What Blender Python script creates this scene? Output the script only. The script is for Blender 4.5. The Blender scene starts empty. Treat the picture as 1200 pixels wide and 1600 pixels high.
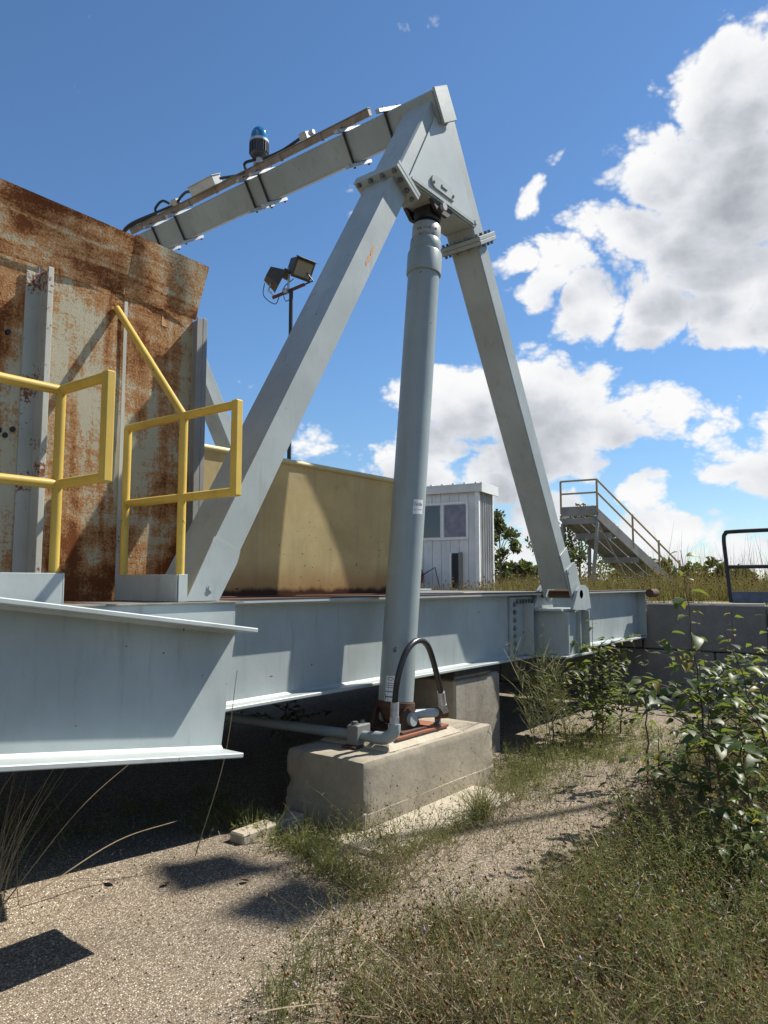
import bpy, bmesh, math, random
import numpy as np
from mathutils import Vector, Matrix, Euler

random.seed(7)
RNG = np.random.default_rng(11)
R = math.radians
scene = bpy.context.scene
COL = scene.collection

# ------------------------------------------------------------------ camera
TH, PITCH, EYE = R(37.92), R(5.464), 1.5
cam_d = bpy.data.cameras.new('camera')
cam = bpy.data.objects.new('camera', cam_d)
COL.objects.link(cam)
cam_d.sensor_fit = 'VERTICAL'
cam_d.sensor_height = 36.0
cam_d.lens = 25.875
cam_d.clip_end = 5000
cam_d.clip_start = 0.05
cam.location = (0, 0, EYE)
cam.rotation_euler = (R(90) + PITCH, 0, TH - R(90))
scene.camera = cam

# ------------------------------------------------------------------ sun and exposure
SUN = Vector((0.78, -0.345, 1.0)).normalized()
sun_d = bpy.data.lights.new('sun', 'SUN')
sun_d.energy = 5.0
sun_d.angle = R(0.53)
sun_d.color = (1.0, 0.95, 0.86)
sun = bpy.data.objects.new('sun', sun_d)
COL.objects.link(sun)
sun.location = (20, -8, 30)
sun.rotation_euler = SUN.to_track_quat('Z', 'Y').to_euler()
scene.view_settings.view_transform = 'Standard'
scene.view_settings.look = 'None'
scene.view_settings.exposure = 0.65
scene.view_settings.gamma = 1.0
scene.view_settings.use_curve_mapping = False
scene.cycles.max_bounces = 5
scene.cycles.diffuse_bounces = 3
scene.cycles.glossy_bounces = 2
scene.cycles.transmission_bounces = 2


# ------------------------------------------------------------------ node helper
class NT:
    def __init__(self, tree):
        self.t = tree

    def n(self, kind, props=None, **ins):
        nd = self.t.nodes.new(kind)
        for k, v in (props or {}).items():
            setattr(nd, k, v)
        for k, v in ins.items():
            key = int(k[1:]) if k[0] == 'i' and k[1:].isdigit() else k.replace('_', ' ')
            s = nd.inputs[key]
            if hasattr(v, 'is_linked') or isinstance(v, bpy.types.NodeSocket):
                self.t.links.new(v, s)
            else:
                s.default_value = v
        return nd

    def math(self, op, a, b=0.0, c=None, clamp=False):
        ins = dict(i0=a, i1=b)
        if c is not None:
            ins['i2'] = c
        return self.n('ShaderNodeMath', dict(operation=op, use_clamp=clamp), **ins).outputs[0]

    def vmath(self, op, a, b=None, scale=None):
        ins = dict(i0=a)
        if b is not None:
            ins['i1'] = b
        nd = self.n('ShaderNodeVectorMath', dict(operation=op), **ins)
        if scale is not None:
            nd.inputs['Scale'].default_value = scale
        return nd.outputs['Value'] if op in ('DISTANCE', 'DOT_PRODUCT', 'LENGTH') else nd.outputs[0]

    def noise(self, vec, scale, detail=4.0, rough=0.55, dist=0.0):
        return self.n('ShaderNodeTexNoise', None, Vector=vec, Scale=scale, Detail=detail, Roughness=rough,
                      Distortion=dist).outputs[0]

    def ramp(self, f, stops, interp='LINEAR'):
        nd = self.n('ShaderNodeValToRGB', None, Fac=f)
        cr = nd.color_ramp
        cr.interpolation = interp
        while len(cr.elements) < len(stops):
            cr.elements.new(0.5)
        for e, (p, c) in zip(cr.elements, stops):
            e.position = p
            e.color = (c, c, c, 1) if isinstance(c, (int, float)) else (*c, 1)
        return nd.outputs[0]

    def mr(self, v, a, b, c=0.0, d=1.0, smooth=True):
        nd = self.n('ShaderNodeMapRange', dict(interpolation_type='SMOOTHSTEP' if smooth else 'LINEAR'), Value=v)
        for i, x in enumerate((a, b, c, d)):
            nd.inputs[1 + i].default_value = x
        return nd.outputs[0]

    def mix(self, f, a, b, mode='MIX'):
        nd = self.n('ShaderNodeMix', dict(data_type='RGBA', blend_type=mode))
        for s, v in ((nd.inputs[0], f), (nd.inputs[6], a), (nd.inputs[7], b)):
            if isinstance(v, bpy.types.NodeSocket):
                self.t.links.new(v, s)
            else:
                s.default_value = v if isinstance(v, (int, float)) else (*v, 1)
        return nd.outputs[2]

    def scaled(self, vec, s):
        return self.n('ShaderNodeMapping', None, Vector=vec, Scale=s).outputs[0]


# ------------------------------------------------------------------ world: clear late-summer sky with cumulus
def build_world():
    w = bpy.data.worlds.new('World')
    scene.world = w
    w.use_nodes = True
    t = w.node_tree
    t.nodes.clear()
    k = NT(t)
    tc = k.n('ShaderNodeTexCoord').outputs['Generated']
    sky = k.n('ShaderNodeTexSky', dict(sky_type='NISHITA', sun_disc=False))
    sky.sun_elevation = math.asin(SUN.z)
    sky.sun_rotation = math.atan2(SUN.x, SUN.y)
    sky.altitude = 300
    sky.air_density = 1.0
    sky.dust_density = 0.05
    sky.ozone_density = 4.0

    # cloud density as a function of the viewing direction
    banks = [  # direction, radius, weight: where the banks of cumulus stand
        ((0.822, 0.150, 0.520), 0.105, 1.1), ((0.830, 0.235, 0.475), 0.085, 1.0), ((0.885, 0.165, 0.440), 0.125, 1.15),
        ((0.862, 0.290, 0.415), 0.085, 1.05), ((0.838, 0.372, 0.395), 0.062, 1.0), ((0.812, 0.424, 0.402), 0.034, 0.9),
        ((0.905, 0.225, 0.375), 0.095, 1.1), ((0.94, 0.10, 0.38), 0.13, 1.1), ((0.82, 0.02, 0.56), 0.15, 1.0), ((0.88, -0.12, 0.45), 0.2, 1.0),
        ((0.795, 0.545, 0.255), 0.055, 0.95), ((0.835, 0.490, 0.235), 0.085, 1.1), ((0.885, 0.400, 0.235), 0.105, 1.2),
        ((0.925, 0.310, 0.215), 0.085, 1.1), ((0.955, 0.225, 0.190), 0.060, 0.9), ((0.975, 0.130, 0.235), 0.060, 0.9),
        ((0.80, 0.57, 0.165), 0.085, 0.85), ((0.87, 0.465, 0.155), 0.085, 1.0), ((0.91, 0.385, 0.145), 0.060, 0.85),
        ((0.965, 0.215, 0.128), 0.045, 0.95), ((0.945, 0.305, 0.108), 0.055, 0.9), ((0.90, 0.42, 0.095), 0.075, 0.85),
        ((0.985, 0.12, 0.075), 0.07, 0.85), ((0.955, 0.28, 0.060), 0.07, 0.8), ((0.99, 0.02, 0.14), 0.09, 0.9),
        ((0.70, 0.69, 0.175), 0.075, 0.60), ((0.805, 0.345, 0.500), 0.022, 0.62), ((0.803, 0.375, 0.465), 0.026, 0.60),
        ((0.838, 0.403, 0.367), 0.050, 1.0), ((0.868, 0.360, 0.345), 0.055, 1.05), ((0.900, 0.285, 0.330), 0.060, 1.1), ((0.925, 0.210, 0.325), 0.070, 1.1), ((0.94, 0.15, 0.315), 0.07, 1.05),
    ]

    def make_group(name, cheap):
        g = bpy.data.node_groups.new(name, 'ShaderNodeTree')
        g.interface.new_socket('Dir', in_out='INPUT', socket_type='NodeSocketVector')
        g.interface.new_socket('Density', in_out='OUTPUT', socket_type='NodeSocketFloat')
        q = NT(g)
        gi = q.n('NodeGroupInput').outputs[0]
        vec = q.scaled(gi, (1, 1, 1.3))
        warp = q.n('ShaderNodeTexNoise', None, Vector=vec, Scale=7.0, Detail=2.0).outputs[1]
        wv = q.vmath('SCALE', q.vmath('SUBTRACT', warp, (0.5, 0.5, 0.5)), scale=0.095)
        pos = q.vmath('ADD', gi, wv)
        spos = q.scaled(pos, (1, 1, 1.45))
        mask = None
        for c, r, wgt in banks:
            c = Vector(c).normalized()
            d = q.vmath('DISTANCE', spos, (c.x, c.y, c.z * 1.45))
            m = q.mr(d, r * 1.45, r * 0.15, 0.0, wgt)
            mask = m if mask is None else q.math('MAXIMUM', mask, m)
        # fair-weather clouds all round the rest of the sky, kept off the clear blue on the left of the view
        broad = q.mr(q.noise(q.scaled(gi, (1, 1, 2.4)), 2.3, 3.0), 0.52, 0.68, 0.0, 0.9)
        cl = Vector((0.52, 0.72, 0.46)).normalized()
        clear = q.mr(q.vmath('DISTANCE', gi, (cl.x, cl.y, cl.z)), 0.55, 0.85)
        mask = q.math('MAXIMUM', mask, q.math('MULTIPLY', broad, clear))
        low = q.mr(q.n('ShaderNodeSeparateXYZ', None, Vector=gi).outputs[2], 0.17, 0.02, 0.0, 0.60)
        mask = q.math('MAXIMUM', mask, low)
        f1 = q.noise(vec, 8.0, 3.0 if cheap else 7.0, 0.60, 0.0)
        dens = q.math('ADD', q.math('MULTIPLY', mask, 1.34), q.math('MULTIPLY', q.math('SUBTRACT', f1, 0.5), 1.9))
        if not cheap:
            vo = q.n('ShaderNodeTexVoronoi', None, Vector=q.vmath('ADD', vec, q.vmath('SCALE', wv, scale=0.6)), Scale=13.0, Detail=3.0, Roughness=0.62, Lacunarity=2.3).outputs['Distance']
            bil = q.math('MULTIPLY', q.math('SUBTRACT', 1.0, vo), 0.72)
            dens = q.math('ADD', dens, bil)
        dens = q.math('SUBTRACT', dens, 0.47)
        zz = q.n('ShaderNodeSeparateXYZ', None, Vector=gi).outputs[2]
        dens = q.math('MULTIPLY', dens, q.mr(zz, -0.02, 0.03))
        go = q.n('NodeGroupOutput')
        g.links.new(dens, go.inputs[0])
        return g
    g_full, g_soft = make_group('cloud_density', False), make_group('cloud_density_soft', True)

    def density(v, g):
        nd = t.nodes.new('ShaderNodeGroup')
        nd.node_tree = g
        t.links.new(v, nd.inputs[0])
        return nd.outputs[0]
    d0 = density(tc, g_full)
    off = Vector((SUN.x * 0.035, SUN.y * 0.035, 0.050))
    d1 = density(k.vmath('ADD', tc, tuple(off)), g_soft)
    alpha = k.mr(d0, -0.06, 0.36)
    shade = k.mr(k.math('ADD', k.math('MULTIPLY', d1, 0.62), k.math('MULTIPLY', d0, 0.38)), 0.03, 1.15, smooth=False)
    ccol = k.ramp(shade, [(0.0, (1.0, 1.0, 1.0)), (0.25, (0.92, 0.93, 0.95)), (0.45, (0.80, 0.82, 0.86)), (0.68, (0.62, 0.65, 0.70)),
                          (1.0, (0.42, 0.45, 0.50))])
    elev = k.mr(k.n('ShaderNodeSeparateXYZ', None, Vector=tc).outputs[2], 0.0, 0.32)
    tint = k.mix(1.0, sky.outputs[0], k.mix(elev, (1.02, 1.08, 1.12), (1.0, 1.22, 1.34)), 'MULTIPLY')
    bg = k.n('ShaderNodeBackground', None, Color=tint, Strength=0.066)
    cb = k.n('ShaderNodeBackground', None, Color=ccol, Strength=0.62)
    mx = k.n('ShaderNodeMixShader', None, i0=alpha, i1=bg.outputs[0], i2=cb.outputs[0])
    out = k.n('ShaderNodeOutputWorld')
    t.links.new(mx.outputs[0], out.inputs[0])
    w.cycles.sampling_method = 'MANUAL'
    w.cycles.sample_map_resolution = 1024


build_world()


# ------------------------------------------------------------------ materials
def new_mat(name):
    m = bpy.data.materials.new(name)
    m.use_nodes = True
    m.node_tree.nodes.clear()
    k = NT(m.node_tree)
    out = k.n('ShaderNodeOutputMaterial')
    return m, k, out


def obj_vec(k):
    return k.n('ShaderNodeTexCoord').outputs['Object']


def world_vec(k):
    return k.n('ShaderNodeNewGeometry').outputs['Position']


def principled(k, out, color, rough, bump=None, bstr=0.3, bdist=0.01, metal=0.0, spec=0.5, **kw):
    b = k.n('ShaderNodeBsdfPrincipled', None, Base_Color=color if not isinstance(color, tuple) else (*color, 1),
            Roughness=rough, Metallic=metal, **kw)
    b.inputs['Specular IOR Level'].default_value = spec
    if bump is not None:
        bn = k.n('ShaderNodeBump', None, Height=bump, Strength=bstr, Distance=bdist)
        k.t.links.new(bn.outputs[0], b.inputs['Normal'])
    k.t.links.new(b.outputs[0], out.inputs[0])
    return b


def paint(name, base, rust=0.0, dirt=0.35, rough=0.42, rustcol=(0.16, 0.055, 0.02), chip=0.0, streak=0.3):
    m, k, out = new_mat(name)
    v = world_vec(k)
    big = k.noise(v, 1.7, 5.0, 0.6)
    med = k.noise(k.scaled(v, (9, 9, 1.2)), 1.6, 5.0, 0.62)
    fin = k.noise(v, 55.0, 4.0, 0.6)
    dark = tuple(c * 0.72 for c in base)
    lite = tuple(min(1, c * 1.08) for c in base)
    c = k.mix(k.mr(big, 0.30, 0.72), dark if dirt > 0.5 else tuple(b * (1 - 0.35 * dirt) for b in base), lite)
    c = k.mix(k.math('MULTIPLY', k.mr(med, 0.52, 0.76), streak), c, tuple(b * f for b, f in zip(base, (0.62, 0.56, 0.48))))
    c = k.mix(k.math('MULTIPLY', k.mr(fin, 0.56, 0.78), 0.22 * dirt + 0.05), c, tuple(b * 0.55 for b in base))
    r = rough
    if rust > 0:
        a = k.noise(v, 2.6, 8.0, 0.68, 0.4)
        s = k.noise(v, 60.0, 4.0, 0.7)
        f = k.math('ADD', k.math('MULTIPLY', a, 0.62), k.math('MULTIPLY', s, 0.38))
        lim = 0.74 - 0.26 * rust
        mask = k.mr(f, lim, lim + 0.045)
        rc = k.mix(k.noise(v, 24.0, 5.0, 0.7), tuple(x * 0.55 for x in rustcol), tuple(min(1, x * 1.9) for x in rustcol))
        c = k.mix(mask, c, rc)
        r = k.math('ADD', k.math('MULTIPLY', mask, 0.4), rough, clamp=True)
    if chip > 0:
        s = k.noise(v, 19.0, 3.0, 0.5)
        c = k.mix(k.mr(s, 0.735, 0.755, 0, chip), c, (0.03, 0.018, 0.012))
    bump = k.math('ADD', k.math('MULTIPLY', k.noise(v, 7.0, 3.0), 0.6), k.math('MULTIPLY', fin, 0.25))
    wav = k.math('ADD', bump, k.math('MULTIPLY', k.noise(v, 1.3, 2.0), 2.2))
    principled(k, out, c, r, wav, 0.2, 0.008, spec=0.36)
    return m


def rust_plate_mat(name, bias, band_w, drip_w):
    m, k, out = new_mat(name)
    v = world_vec(k)
    isl = k.noise(k.scaled(v, (1.0, 1.0, 0.7)), 2.1, 4.0, 0.6, 0.5)          # broad islands
    bands = k.noise(k.scaled(v, (0.9, 0.9, 8.5)), 1.5, 6.0, 0.62, 0.8)       # weather bands along the sheet
    drips = k.noise(k.scaled(v, (7.0, 7.0, 0.55)), 1.0, 5.0, 0.6, 0.3)       # runs down the sheet
    pit = k.noise(v, 85.0, 4.0, 0.75)
    mid = k.noise(v, 15.0, 6.0, 0.7)

    def dev(n_, w):
        return k.math('MULTIPLY', k.math('SUBTRACT', n_, 0.5), w)
    f = dev(isl, 1.0)
    for n_, w in ((bands, band_w), (drips, drip_w), (mid, 0.42), (pit, 0.75)):
        f = k.math('ADD', f, dev(n_, w))
    z = k.n('ShaderNodeSeparateXYZ', None, Vector=v).outputs[2]
    f = k.math('ADD', f, k.math('ADD', k.mr(z, 1.75, 1.42, 0, 0.16), bias))
    paintc = k.mix(k.noise(v, 3.0, 5.0), (0.60, 0.545, 0.38), (0.72, 0.665, 0.50))
    paintc = k.mix(k.mr(drips, 0.48, 0.72, 0, 0.55), paintc, (0.58, 0.38, 0.17))
    light_rust = k.mix(pit, (0.46, 0.18, 0.05), (0.74, 0.42, 0.17))
    dark_rust = k.mix(k.math('MULTIPLY', k.math('ADD', pit, mid), 0.5), (0.085, 0.024, 0.012), (0.40, 0.145, 0.045))
    c = k.mix(k.mr(f, 0.00, 0.13, 0, 0.9), paintc, light_rust)
    c = k.mix(k.mr(f, 0.13, 0.33), c, dark_rust)
    h = k.math('ADD', k.mr(f, -0.05, 0.3), k.math('MULTIPLY', pit, 0.5))
    principled(k, out, c, k.math('ADD', k.mr(f, -0.05, 0.2, 0, 0.3), 0.6), h, 0.4, 0.006, spec=0.25)
    return m


def yellow_wall_mat():
    m, k, out = new_mat('mustard_painted_sheet')
    v = world_vec(k)
    a = k.noise(v, 2.3, 6.0, 0.66, 0.3)
    s = k.noise(k.scaled(v, (14, 14, 1.1)), 1.0, 5.0, 0.6)
    c = k.mix(k.mr(a, 0.3, 0.7), (0.57, 0.46, 0.24), (0.72, 0.59, 0.32))
    c = k.mix(k.mr(s, 0.50, 0.74, 0, 0.5), c, (0.42, 0.38, 0.24))
    c = k.mix(k.mr(k.noise(v, 5.5, 4.0, 0.6), 0.60, 0.74, 0, 0.55), c, (0.42, 0.41, 0.29))
    z = k.n('ShaderNodeSeparateXYZ', None, Vector=v).outputs[2]
    edge = k.math('ADD', z, k.math('MULTIPLY', k.noise(k.scaled(v, (8, 8, 3)), 1.0, 4.0), -0.10))
    c = k.mix(k.mr(edge, 1.62, 1.40, 0, 0.65), c, (0.42, 0.21, 0.065))
    c = k.mix(k.mr(edge, 1.425, 1.385), c, (0.085, 0.030, 0.014))
    sp = k.noise(v, 38.0, 2.0)
    cl = k.noise(v, 2.1, 2.0)
    c = k.mix(k.math('MULTIPLY', k.mr(sp, 0.70, 0.72), k.mr(cl, 0.55, 0.60)), c, (0.03, 0.02, 0.012))
    principled(k, out, c, 0.55, k.noise(v, 6.0, 4.0), 0.2, 0.01, spec=0.3)
    return m


def concrete(name, base, scale=1.0, pits=0.5, stain=0.5):
    m, k, out = new_mat(name)
    v = world_vec(k)
    a = k.noise(v, 2.2 * scale, 7.0, 0.65)
    b = k.noise(v, 26.0 * scale, 5.0, 0.65)
    s = k.noise(k.scaled(v, (6, 6, 0.7)), 1.0, 5.0, 0.6)
    c = k.mix(k.mr(a, 0.28, 0.72), tuple(x * 0.78 for x in base), tuple(min(1, x * 1.16) for x in base))
    c = k.mix(k.mr(b, 0.35, 0.75, 0, 0.5), c, tuple(x * 0.7 for x in base))
    c = k.mix(k.mr(s, 0.52, 0.75, 0, stain), c, tuple(x * y for x, y in zip(base, (0.5, 0.47, 0.42))))
    vo = k.n('ShaderNodeTexVoronoi', None, Vector=v, Scale=46.0 * scale).outputs[0]
    pit = k.math('MULTIPLY', k.mr(vo, 0.16, 0.06), k.mr(k.noise(v, 9.0), 0.5, 0.62))
    c = k.mix(k.math('MULTIPLY', pit, pits), c, tuple(x * 0.3 for x in base))
    h = k.math('SUBTRACT', k.math('ADD', b, k.math('MULTIPLY', a, 0.7)), k.math('MULTIPLY', pit, 0.9))
    principled(k, out, c, 0.88, h, 0.4, 0.008, spec=0.2)
    return m


def pavement_mat():
    m, k, out = new_mat('exposed_aggregate_pavement')
    v = world_vec(k)
    jit = k.vmath('ADD', v, k.vmath('SCALE', k.n('ShaderNodeTexNoise', None, Vector=v, Scale=60.0, Detail=2.0).outputs[1], scale=0.008))
    v1 = k.n('ShaderNodeTexVoronoi', None, Vector=jit, Scale=118.0)
    v2 = k.n('ShaderNodeTexVoronoi', None, Vector=jit, Scale=205.0)
    r1 = k.n('ShaderNodeSeparateColor', None, Color=v1.outputs['Color']).outputs[0]
    r2 = k.n('ShaderNodeSeparateColor', None, Color=v2.outputs['Color']).outputs[1]
    st = [(0.0, (0.085, 0.062, 0.045)), (0.25, (0.18, 0.135, 0.095)), (0.5, (0.295, 0.23, 0.16)),
          (0.75, (0.41, 0.335, 0.245)), (0.93, (0.56, 0.49, 0.38)), (1.0, (0.68, 0.63, 0.54))]
    c1 = k.ramp(r1, st)
    c2 = k.ramp(r2, [(p, tuple(x * 0.85 for x in c)) for p, c in st])
    d1 = v1.outputs['Distance']
    stone = k.mr(d1, 0.62, 0.42)
    c = k.mix(stone, k.mix(0.5, c2, (0.13, 0.10, 0.072)), c1)
    big = k.noise(v, 0.9, 5.0, 0.6)
    c = k.mix(1.0, c, k.ramp(k.mr(big, 0.3, 0.7), [(0, (0.77, 0.79, 0.80)), (1, (1.05, 1.05, 1.04))]), 'MULTIPLY')
    dirt = k.mr(k.noise(v, 2.6, 6.0, 0.68), 0.57, 0.73, 0, 0.55)
    c = k.mix(dirt, c, (0.15, 0.115, 0.078))
    sp = k.n('ShaderNodeSeparateXYZ', None, Vector=v)
    yy = k.math('ADD', sp.outputs[1], k.math('MULTIPLY', k.noise(v, 3.2, 6.0, 0.7), 0.9))
    c = k.mix(k.mr(yy, 2.45, 2.05, 0, 0.85), c, k.mix(k.noise(v, 22.0, 5.0, 0.7), (0.055, 0.042, 0.026), (0.17, 0.13, 0.08)))
    h = k.math('ADD', k.math('MULTIPLY', k.mr(d1, 0.62, 0.1), k.math('ADD', 0.5, r1)), k.math('MULTIPLY', r2, 0.3))
    principled(k, out, c, 0.9, h, 0.6, 0.005, spec=0.2)
    return m


def soil_mat(name='dry_soil', f=1.0):
    m, k, out = new_mat(name)
    v = world_vec(k)
    c = k.mix(k.noise(v, 1.3, 6.0, 0.65), tuple(x * f for x in (0.13, 0.095, 0.055)), tuple(x * f for x in (0.26, 0.20, 0.12)))
    c = k.mix(k.mr(k.noise(v, 0.35, 4.0), 0.45, 0.65), c, tuple(x * f for x in (0.13, 0.125, 0.05)))
    principled(k, out, c, 0.95, k.noise(v, 14.0, 6.0, 0.7), 0.6, 0.03, spec=0.1)
    return m


def leaf_mat(name, c0, c1, trans=0.45, rough=0.38, attr=True, spec=0.5):
    m, k, out = new_mat(name)
    if attr:
        f = k.n('ShaderNodeAttribute', dict(attribute_name='tint')).outputs['Fac']
    else:
        f = k.n('ShaderNodeObjectInfo').outputs['Random']
    c = k.mix(f, c0, c1)
    v = world_vec(k)
    c = k.mix(k.mr(k.noise(v, 30.0, 3.0), 0.3, 0.75, 0, 0.35), c, tuple(x * 0.6 for x in c0))
    b = k.n('ShaderNodeBsdfPrincipled', None, Base_Color=c, Roughness=rough)
    b.inputs['Specular IOR Level'].default_value = spec
    tr = k.n('ShaderNodeBsdfTranslucent', None, Color=k.mix(0.25, c, (0.45, 0.50, 0.06)))
    mx = k.n('ShaderNodeMixShader', None, i0=trans, i1=b.outputs[0], i2=tr.outputs[0])
    k.t.links.new(mx.outputs[0], out.inputs[0])
    return m


def plain(name, col, rough=0.5, metal=0.0, var=0.25, scale=12.0, spec=0.5):
    m, k, out = new_mat(name)
    v = world_vec(k)
    n = k.noise(v, scale, 5.0, 0.65)
    c = k.mix(k.mr(n, 0.25, 0.75), tuple(x * (1 - var) for x in col), tuple(min(1, x * (1 + var)) for x in col))
    principled(k, out, c, rough, n, 0.15, 0.003, metal=metal, spec=spec)
    return m


def glass_mat(name, col, rough=0.08):
    m, k, out = new_mat(name)
    principled(k, out, col, rough, None, spec=0.8)
    return m


M = {}
M['grey'] = paint('grey_blue_steel_paint', (0.375, 0.416, 0.408), rust=0.22, dirt=0.45, rough=0.42, chip=0.8, streak=0.55)
M['grey_edge'] = paint('grey_flange_paint', (0.385, 0.426, 0.418), rust=0.38, dirt=0.45, rough=0.42, chip=0.7, streak=0.3)
M['grey_clean'] = paint('grey_gantry_paint', (0.362, 0.400, 0.388), rust=0.15, dirt=0.45, rough=0.42, chip=0.45, streak=0.50)
M['gusset'] = paint('pale_gusset_paint', (0.45, 0.49, 0.475), rust=0.06, dirt=0.2, rough=0.34, streak=0.12)
M['grey_worn'] = paint('grey_paint_with_rust', (0.36, 0.40, 0.40), rust=0.52, dirt=0.5, rough=0.5, chip=0.6)
M['cyl'] = paint('cylinder_grey_paint', (0.295, 0.34, 0.335), rust=0.13, dirt=0.3, rough=0.33, chip=0.8, streak=0.15)
M['head'] = paint('pale_worn_cylinder_head', (0.42, 0.42, 0.39), rust=0.45, dirt=0.4, rough=0.45)
M['yellow'] = paint('safety_yellow_paint', (0.66, 0.45, 0.085), rust=0.27, dirt=0.55, rough=0.45, chip=0.9, streak=0.40)
M['rustplate'] = rust_plate_mat('rusted_cream_plate', 0.155, 0.42, 1.0)
M['rusttop'] = rust_plate_mat('heavily_rusted_top_plate', 0.19, 0.85, 0.30)
M['mustard'] = yellow_wall_mat()
M['rust'] = paint('rusted_steel', (0.10, 0.055, 0.036), rust=0.8, dirt=0.6, rough=0.8, rustcol=(0.11, 0.043, 0.022))
M['redrust'] = paint('red_primer_rust', (0.29, 0.11, 0.06), rust=0.5, dirt=0.6, rough=0.8, rustcol=(0.20, 0.075, 0.03))
M['cream_steel'] = paint('cream_stiffener_paint', (0.42, 0.42, 0.36), rust=0.66, dirt=0.5, rough=0.6, chip=0.9)
M['darksteel'] = plain('dark_greasy_steel', (0.035, 0.030, 0.026), 0.55, 0.2, 0.5)
M['bolt'] = plain('dull_bolt_steel', (0.17, 0.17, 0.165), 0.55, 0.3, 0.4)
M['deckplate'] = plain('dull_deck_plate', (0.17, 0.16, 0.145), 0.7, 0.1, 0.3)
M['galv'] = plain('galvanised_steel', (0.46, 0.47, 0.47), 0.42, 0.55, 0.18, 30.0)
M['hose'] = plain('black_rubber_hose', (0.022, 0.022, 0.024), 0.32, 0.0, 0.3, 40.0)
M['tan'] = plain('tan_conduit_tray', (0.27, 0.215, 0.165), 0.6, 0.0, 0.25)
M['whitebox'] = plain('pale_grey_box_paint', (0.55, 0.56, 0.53), 0.45, 0.0, 0.12)
M['block'] = concrete('footing_concrete', (0.36, 0.315, 0.24), 1.0, 0.8, 0.35)
M['ledge'] = concrete('pale_ledge_concrete', (0.46, 0.405, 0.31), 1.0, 0.5, 0.2)
M['wallblock'] = concrete('retaining_block_concrete', (0.20, 0.19, 0.175), 0.7, 0.7, 0.7)
M['pier'] = concrete('pier_concrete', (0.30, 0.27, 0.22), 1.0, 0.5, 0.5)
M['pave'] = pavement_mat()
M['soil'] = soil_mat()
M['soil_dark'] = soil_mat('weedy_soil', 0.40)
M['cabin'] = paint('white_cabin_sheet', (0.66, 0.67, 0.66), rust=0.0, dirt=0.4, rough=0.5, streak=0.3)
M['cabin_trim'] = plain('white_trim', (0.74, 0.74, 0.72), 0.5, 0.0, 0.1)
M['glass'] = glass_mat('dark_window_glass', (0.045, 0.045, 0.055))
M['pane_reflection'] = plain('purple_grey_glass_reflection', (0.16, 0.14, 0.19), 0.12, 0.0, 0.35, 5.0)  # reflection on the window glass painted as mottled purple-grey base colour
M['blackpaint'] = paint('black_rail_paint', (0.030, 0.030, 0.030), rust=0.12, dirt=0.4, rough=0.55)
M['bluegrey_board'] = plain('dark_blue_grey_board', (0.10, 0.12, 0.16), 0.6)
M['weathered'] = paint('weathered_grey_timber_steel', (0.27, 0.265, 0.25), rust=0.15, dirt=0.6, rough=0.75)
M['ochre'] = paint('ochre_handrail_paint', (0.34, 0.27, 0.14), rust=0.4, dirt=0.5, rough=0.6)
M['grate'] = plain('grey_tread_plate', (0.22, 0.23, 0.235), 0.6, 0.3, 0.3)
M['blue'] = glass_mat('blue_beacon_dome', (0.01, 0.16, 0.36), 0.12)
M['beacon_body'] = plain('charcoal_beacon_body', (0.06, 0.063, 0.065), 0.45)
M['lamp_body'] = plain('brown_black_lamp_housing', (0.045, 0.035, 0.030), 0.5, 0.0, 0.4)
M['lamp_glass'] = glass_mat('lamp_glass', (0.22, 0.22, 0.18), 0.1)
M['lamp_bracket'] = plain('maroon_bracket', (0.12, 0.035, 0.035), 0.6)
M['decal'] = plain('white_decal', (0.72, 0.73, 0.72), 0.4, 0.0, 0.05)
M['ink'] = plain('black_ink', (0.012, 0.012, 0.014), 0.6, 0.0, 0.1)
M['red'] = plain('faded_red_paint', (0.30, 0.035, 0.03), 0.5)
M['stone'] = leaf_mat('loose_stone', (0.16, 0.12, 0.085), (0.52, 0.46, 0.37), 0.0, 0.85, spec=0.2)
M['scuff'] = plain('orange_rust_scuff', (0.50, 0.27, 0.14), 0.8, 0.0, 0.3, 60.0)
M['stem_brown'] = plain('brown_red_stem', (0.10, 0.055, 0.04), 0.7, 0.0, 0.4)
M['bark'] = plain('grey_brown_bark', (0.12, 0.095, 0.075), 0.9, 0.0, 0.4)
M['leaf'] = leaf_mat('poplar_leaf', (0.036, 0.070, 0.018), (0.10, 0.15, 0.028), 0.48, 0.44, attr=False, spec=0.4)
M['leaf_light'] = leaf_mat('pale_poplar_leaf', (0.075, 0.115, 0.030), (0.135, 0.175, 0.040), 0.5, 0.45, attr=False, spec=0.4)
M['leaf_yellow'] = leaf_mat('yellowing_leaf', (0.19, 0.16, 0.025), (0.28, 0.20, 0.03), 0.45, 0.45, attr=False)
M['treeleaf'] = leaf_mat('tree_foliage', (0.022, 0.040, 0.012), (0.075, 0.095, 0.028), 0.3, 0.5)
M['weed'] = leaf_mat('green_weed', (0.075, 0.088, 0.034), (0.23, 0.235, 0.10), 0.35, 0.55, spec=0.3)
M['grassgreen'] = leaf_mat('fresh_grass', (0.085, 0.105, 0.030), (0.22, 0.22, 0.085), 0.4, 0.5, spec=0.3)
M['dry'] = leaf_mat('dry_stalk', (0.15, 0.105, 0.060), (0.52, 0.42, 0.27), 0.2, 0.7, spec=0.2)
M['field'] = leaf_mat('field_grass', (0.085, 0.070, 0.028), (0.25, 0.18, 0.085), 0.3, 0.7, spec=0.2)
M['seed'] = leaf_mat('seed_head', (0.07, 0.035, 0.018), (0.38, 0.21, 0.09), 0.1, 0.8, spec=0.1)
M['purple'] = leaf_mat('knapweed_flower', (0.36, 0.26, 0.34), (0.46, 0.36, 0.44), 0.3, 0.7)

# ------------------------------------------------------------------ object helpers
ORIG = {}


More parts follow.
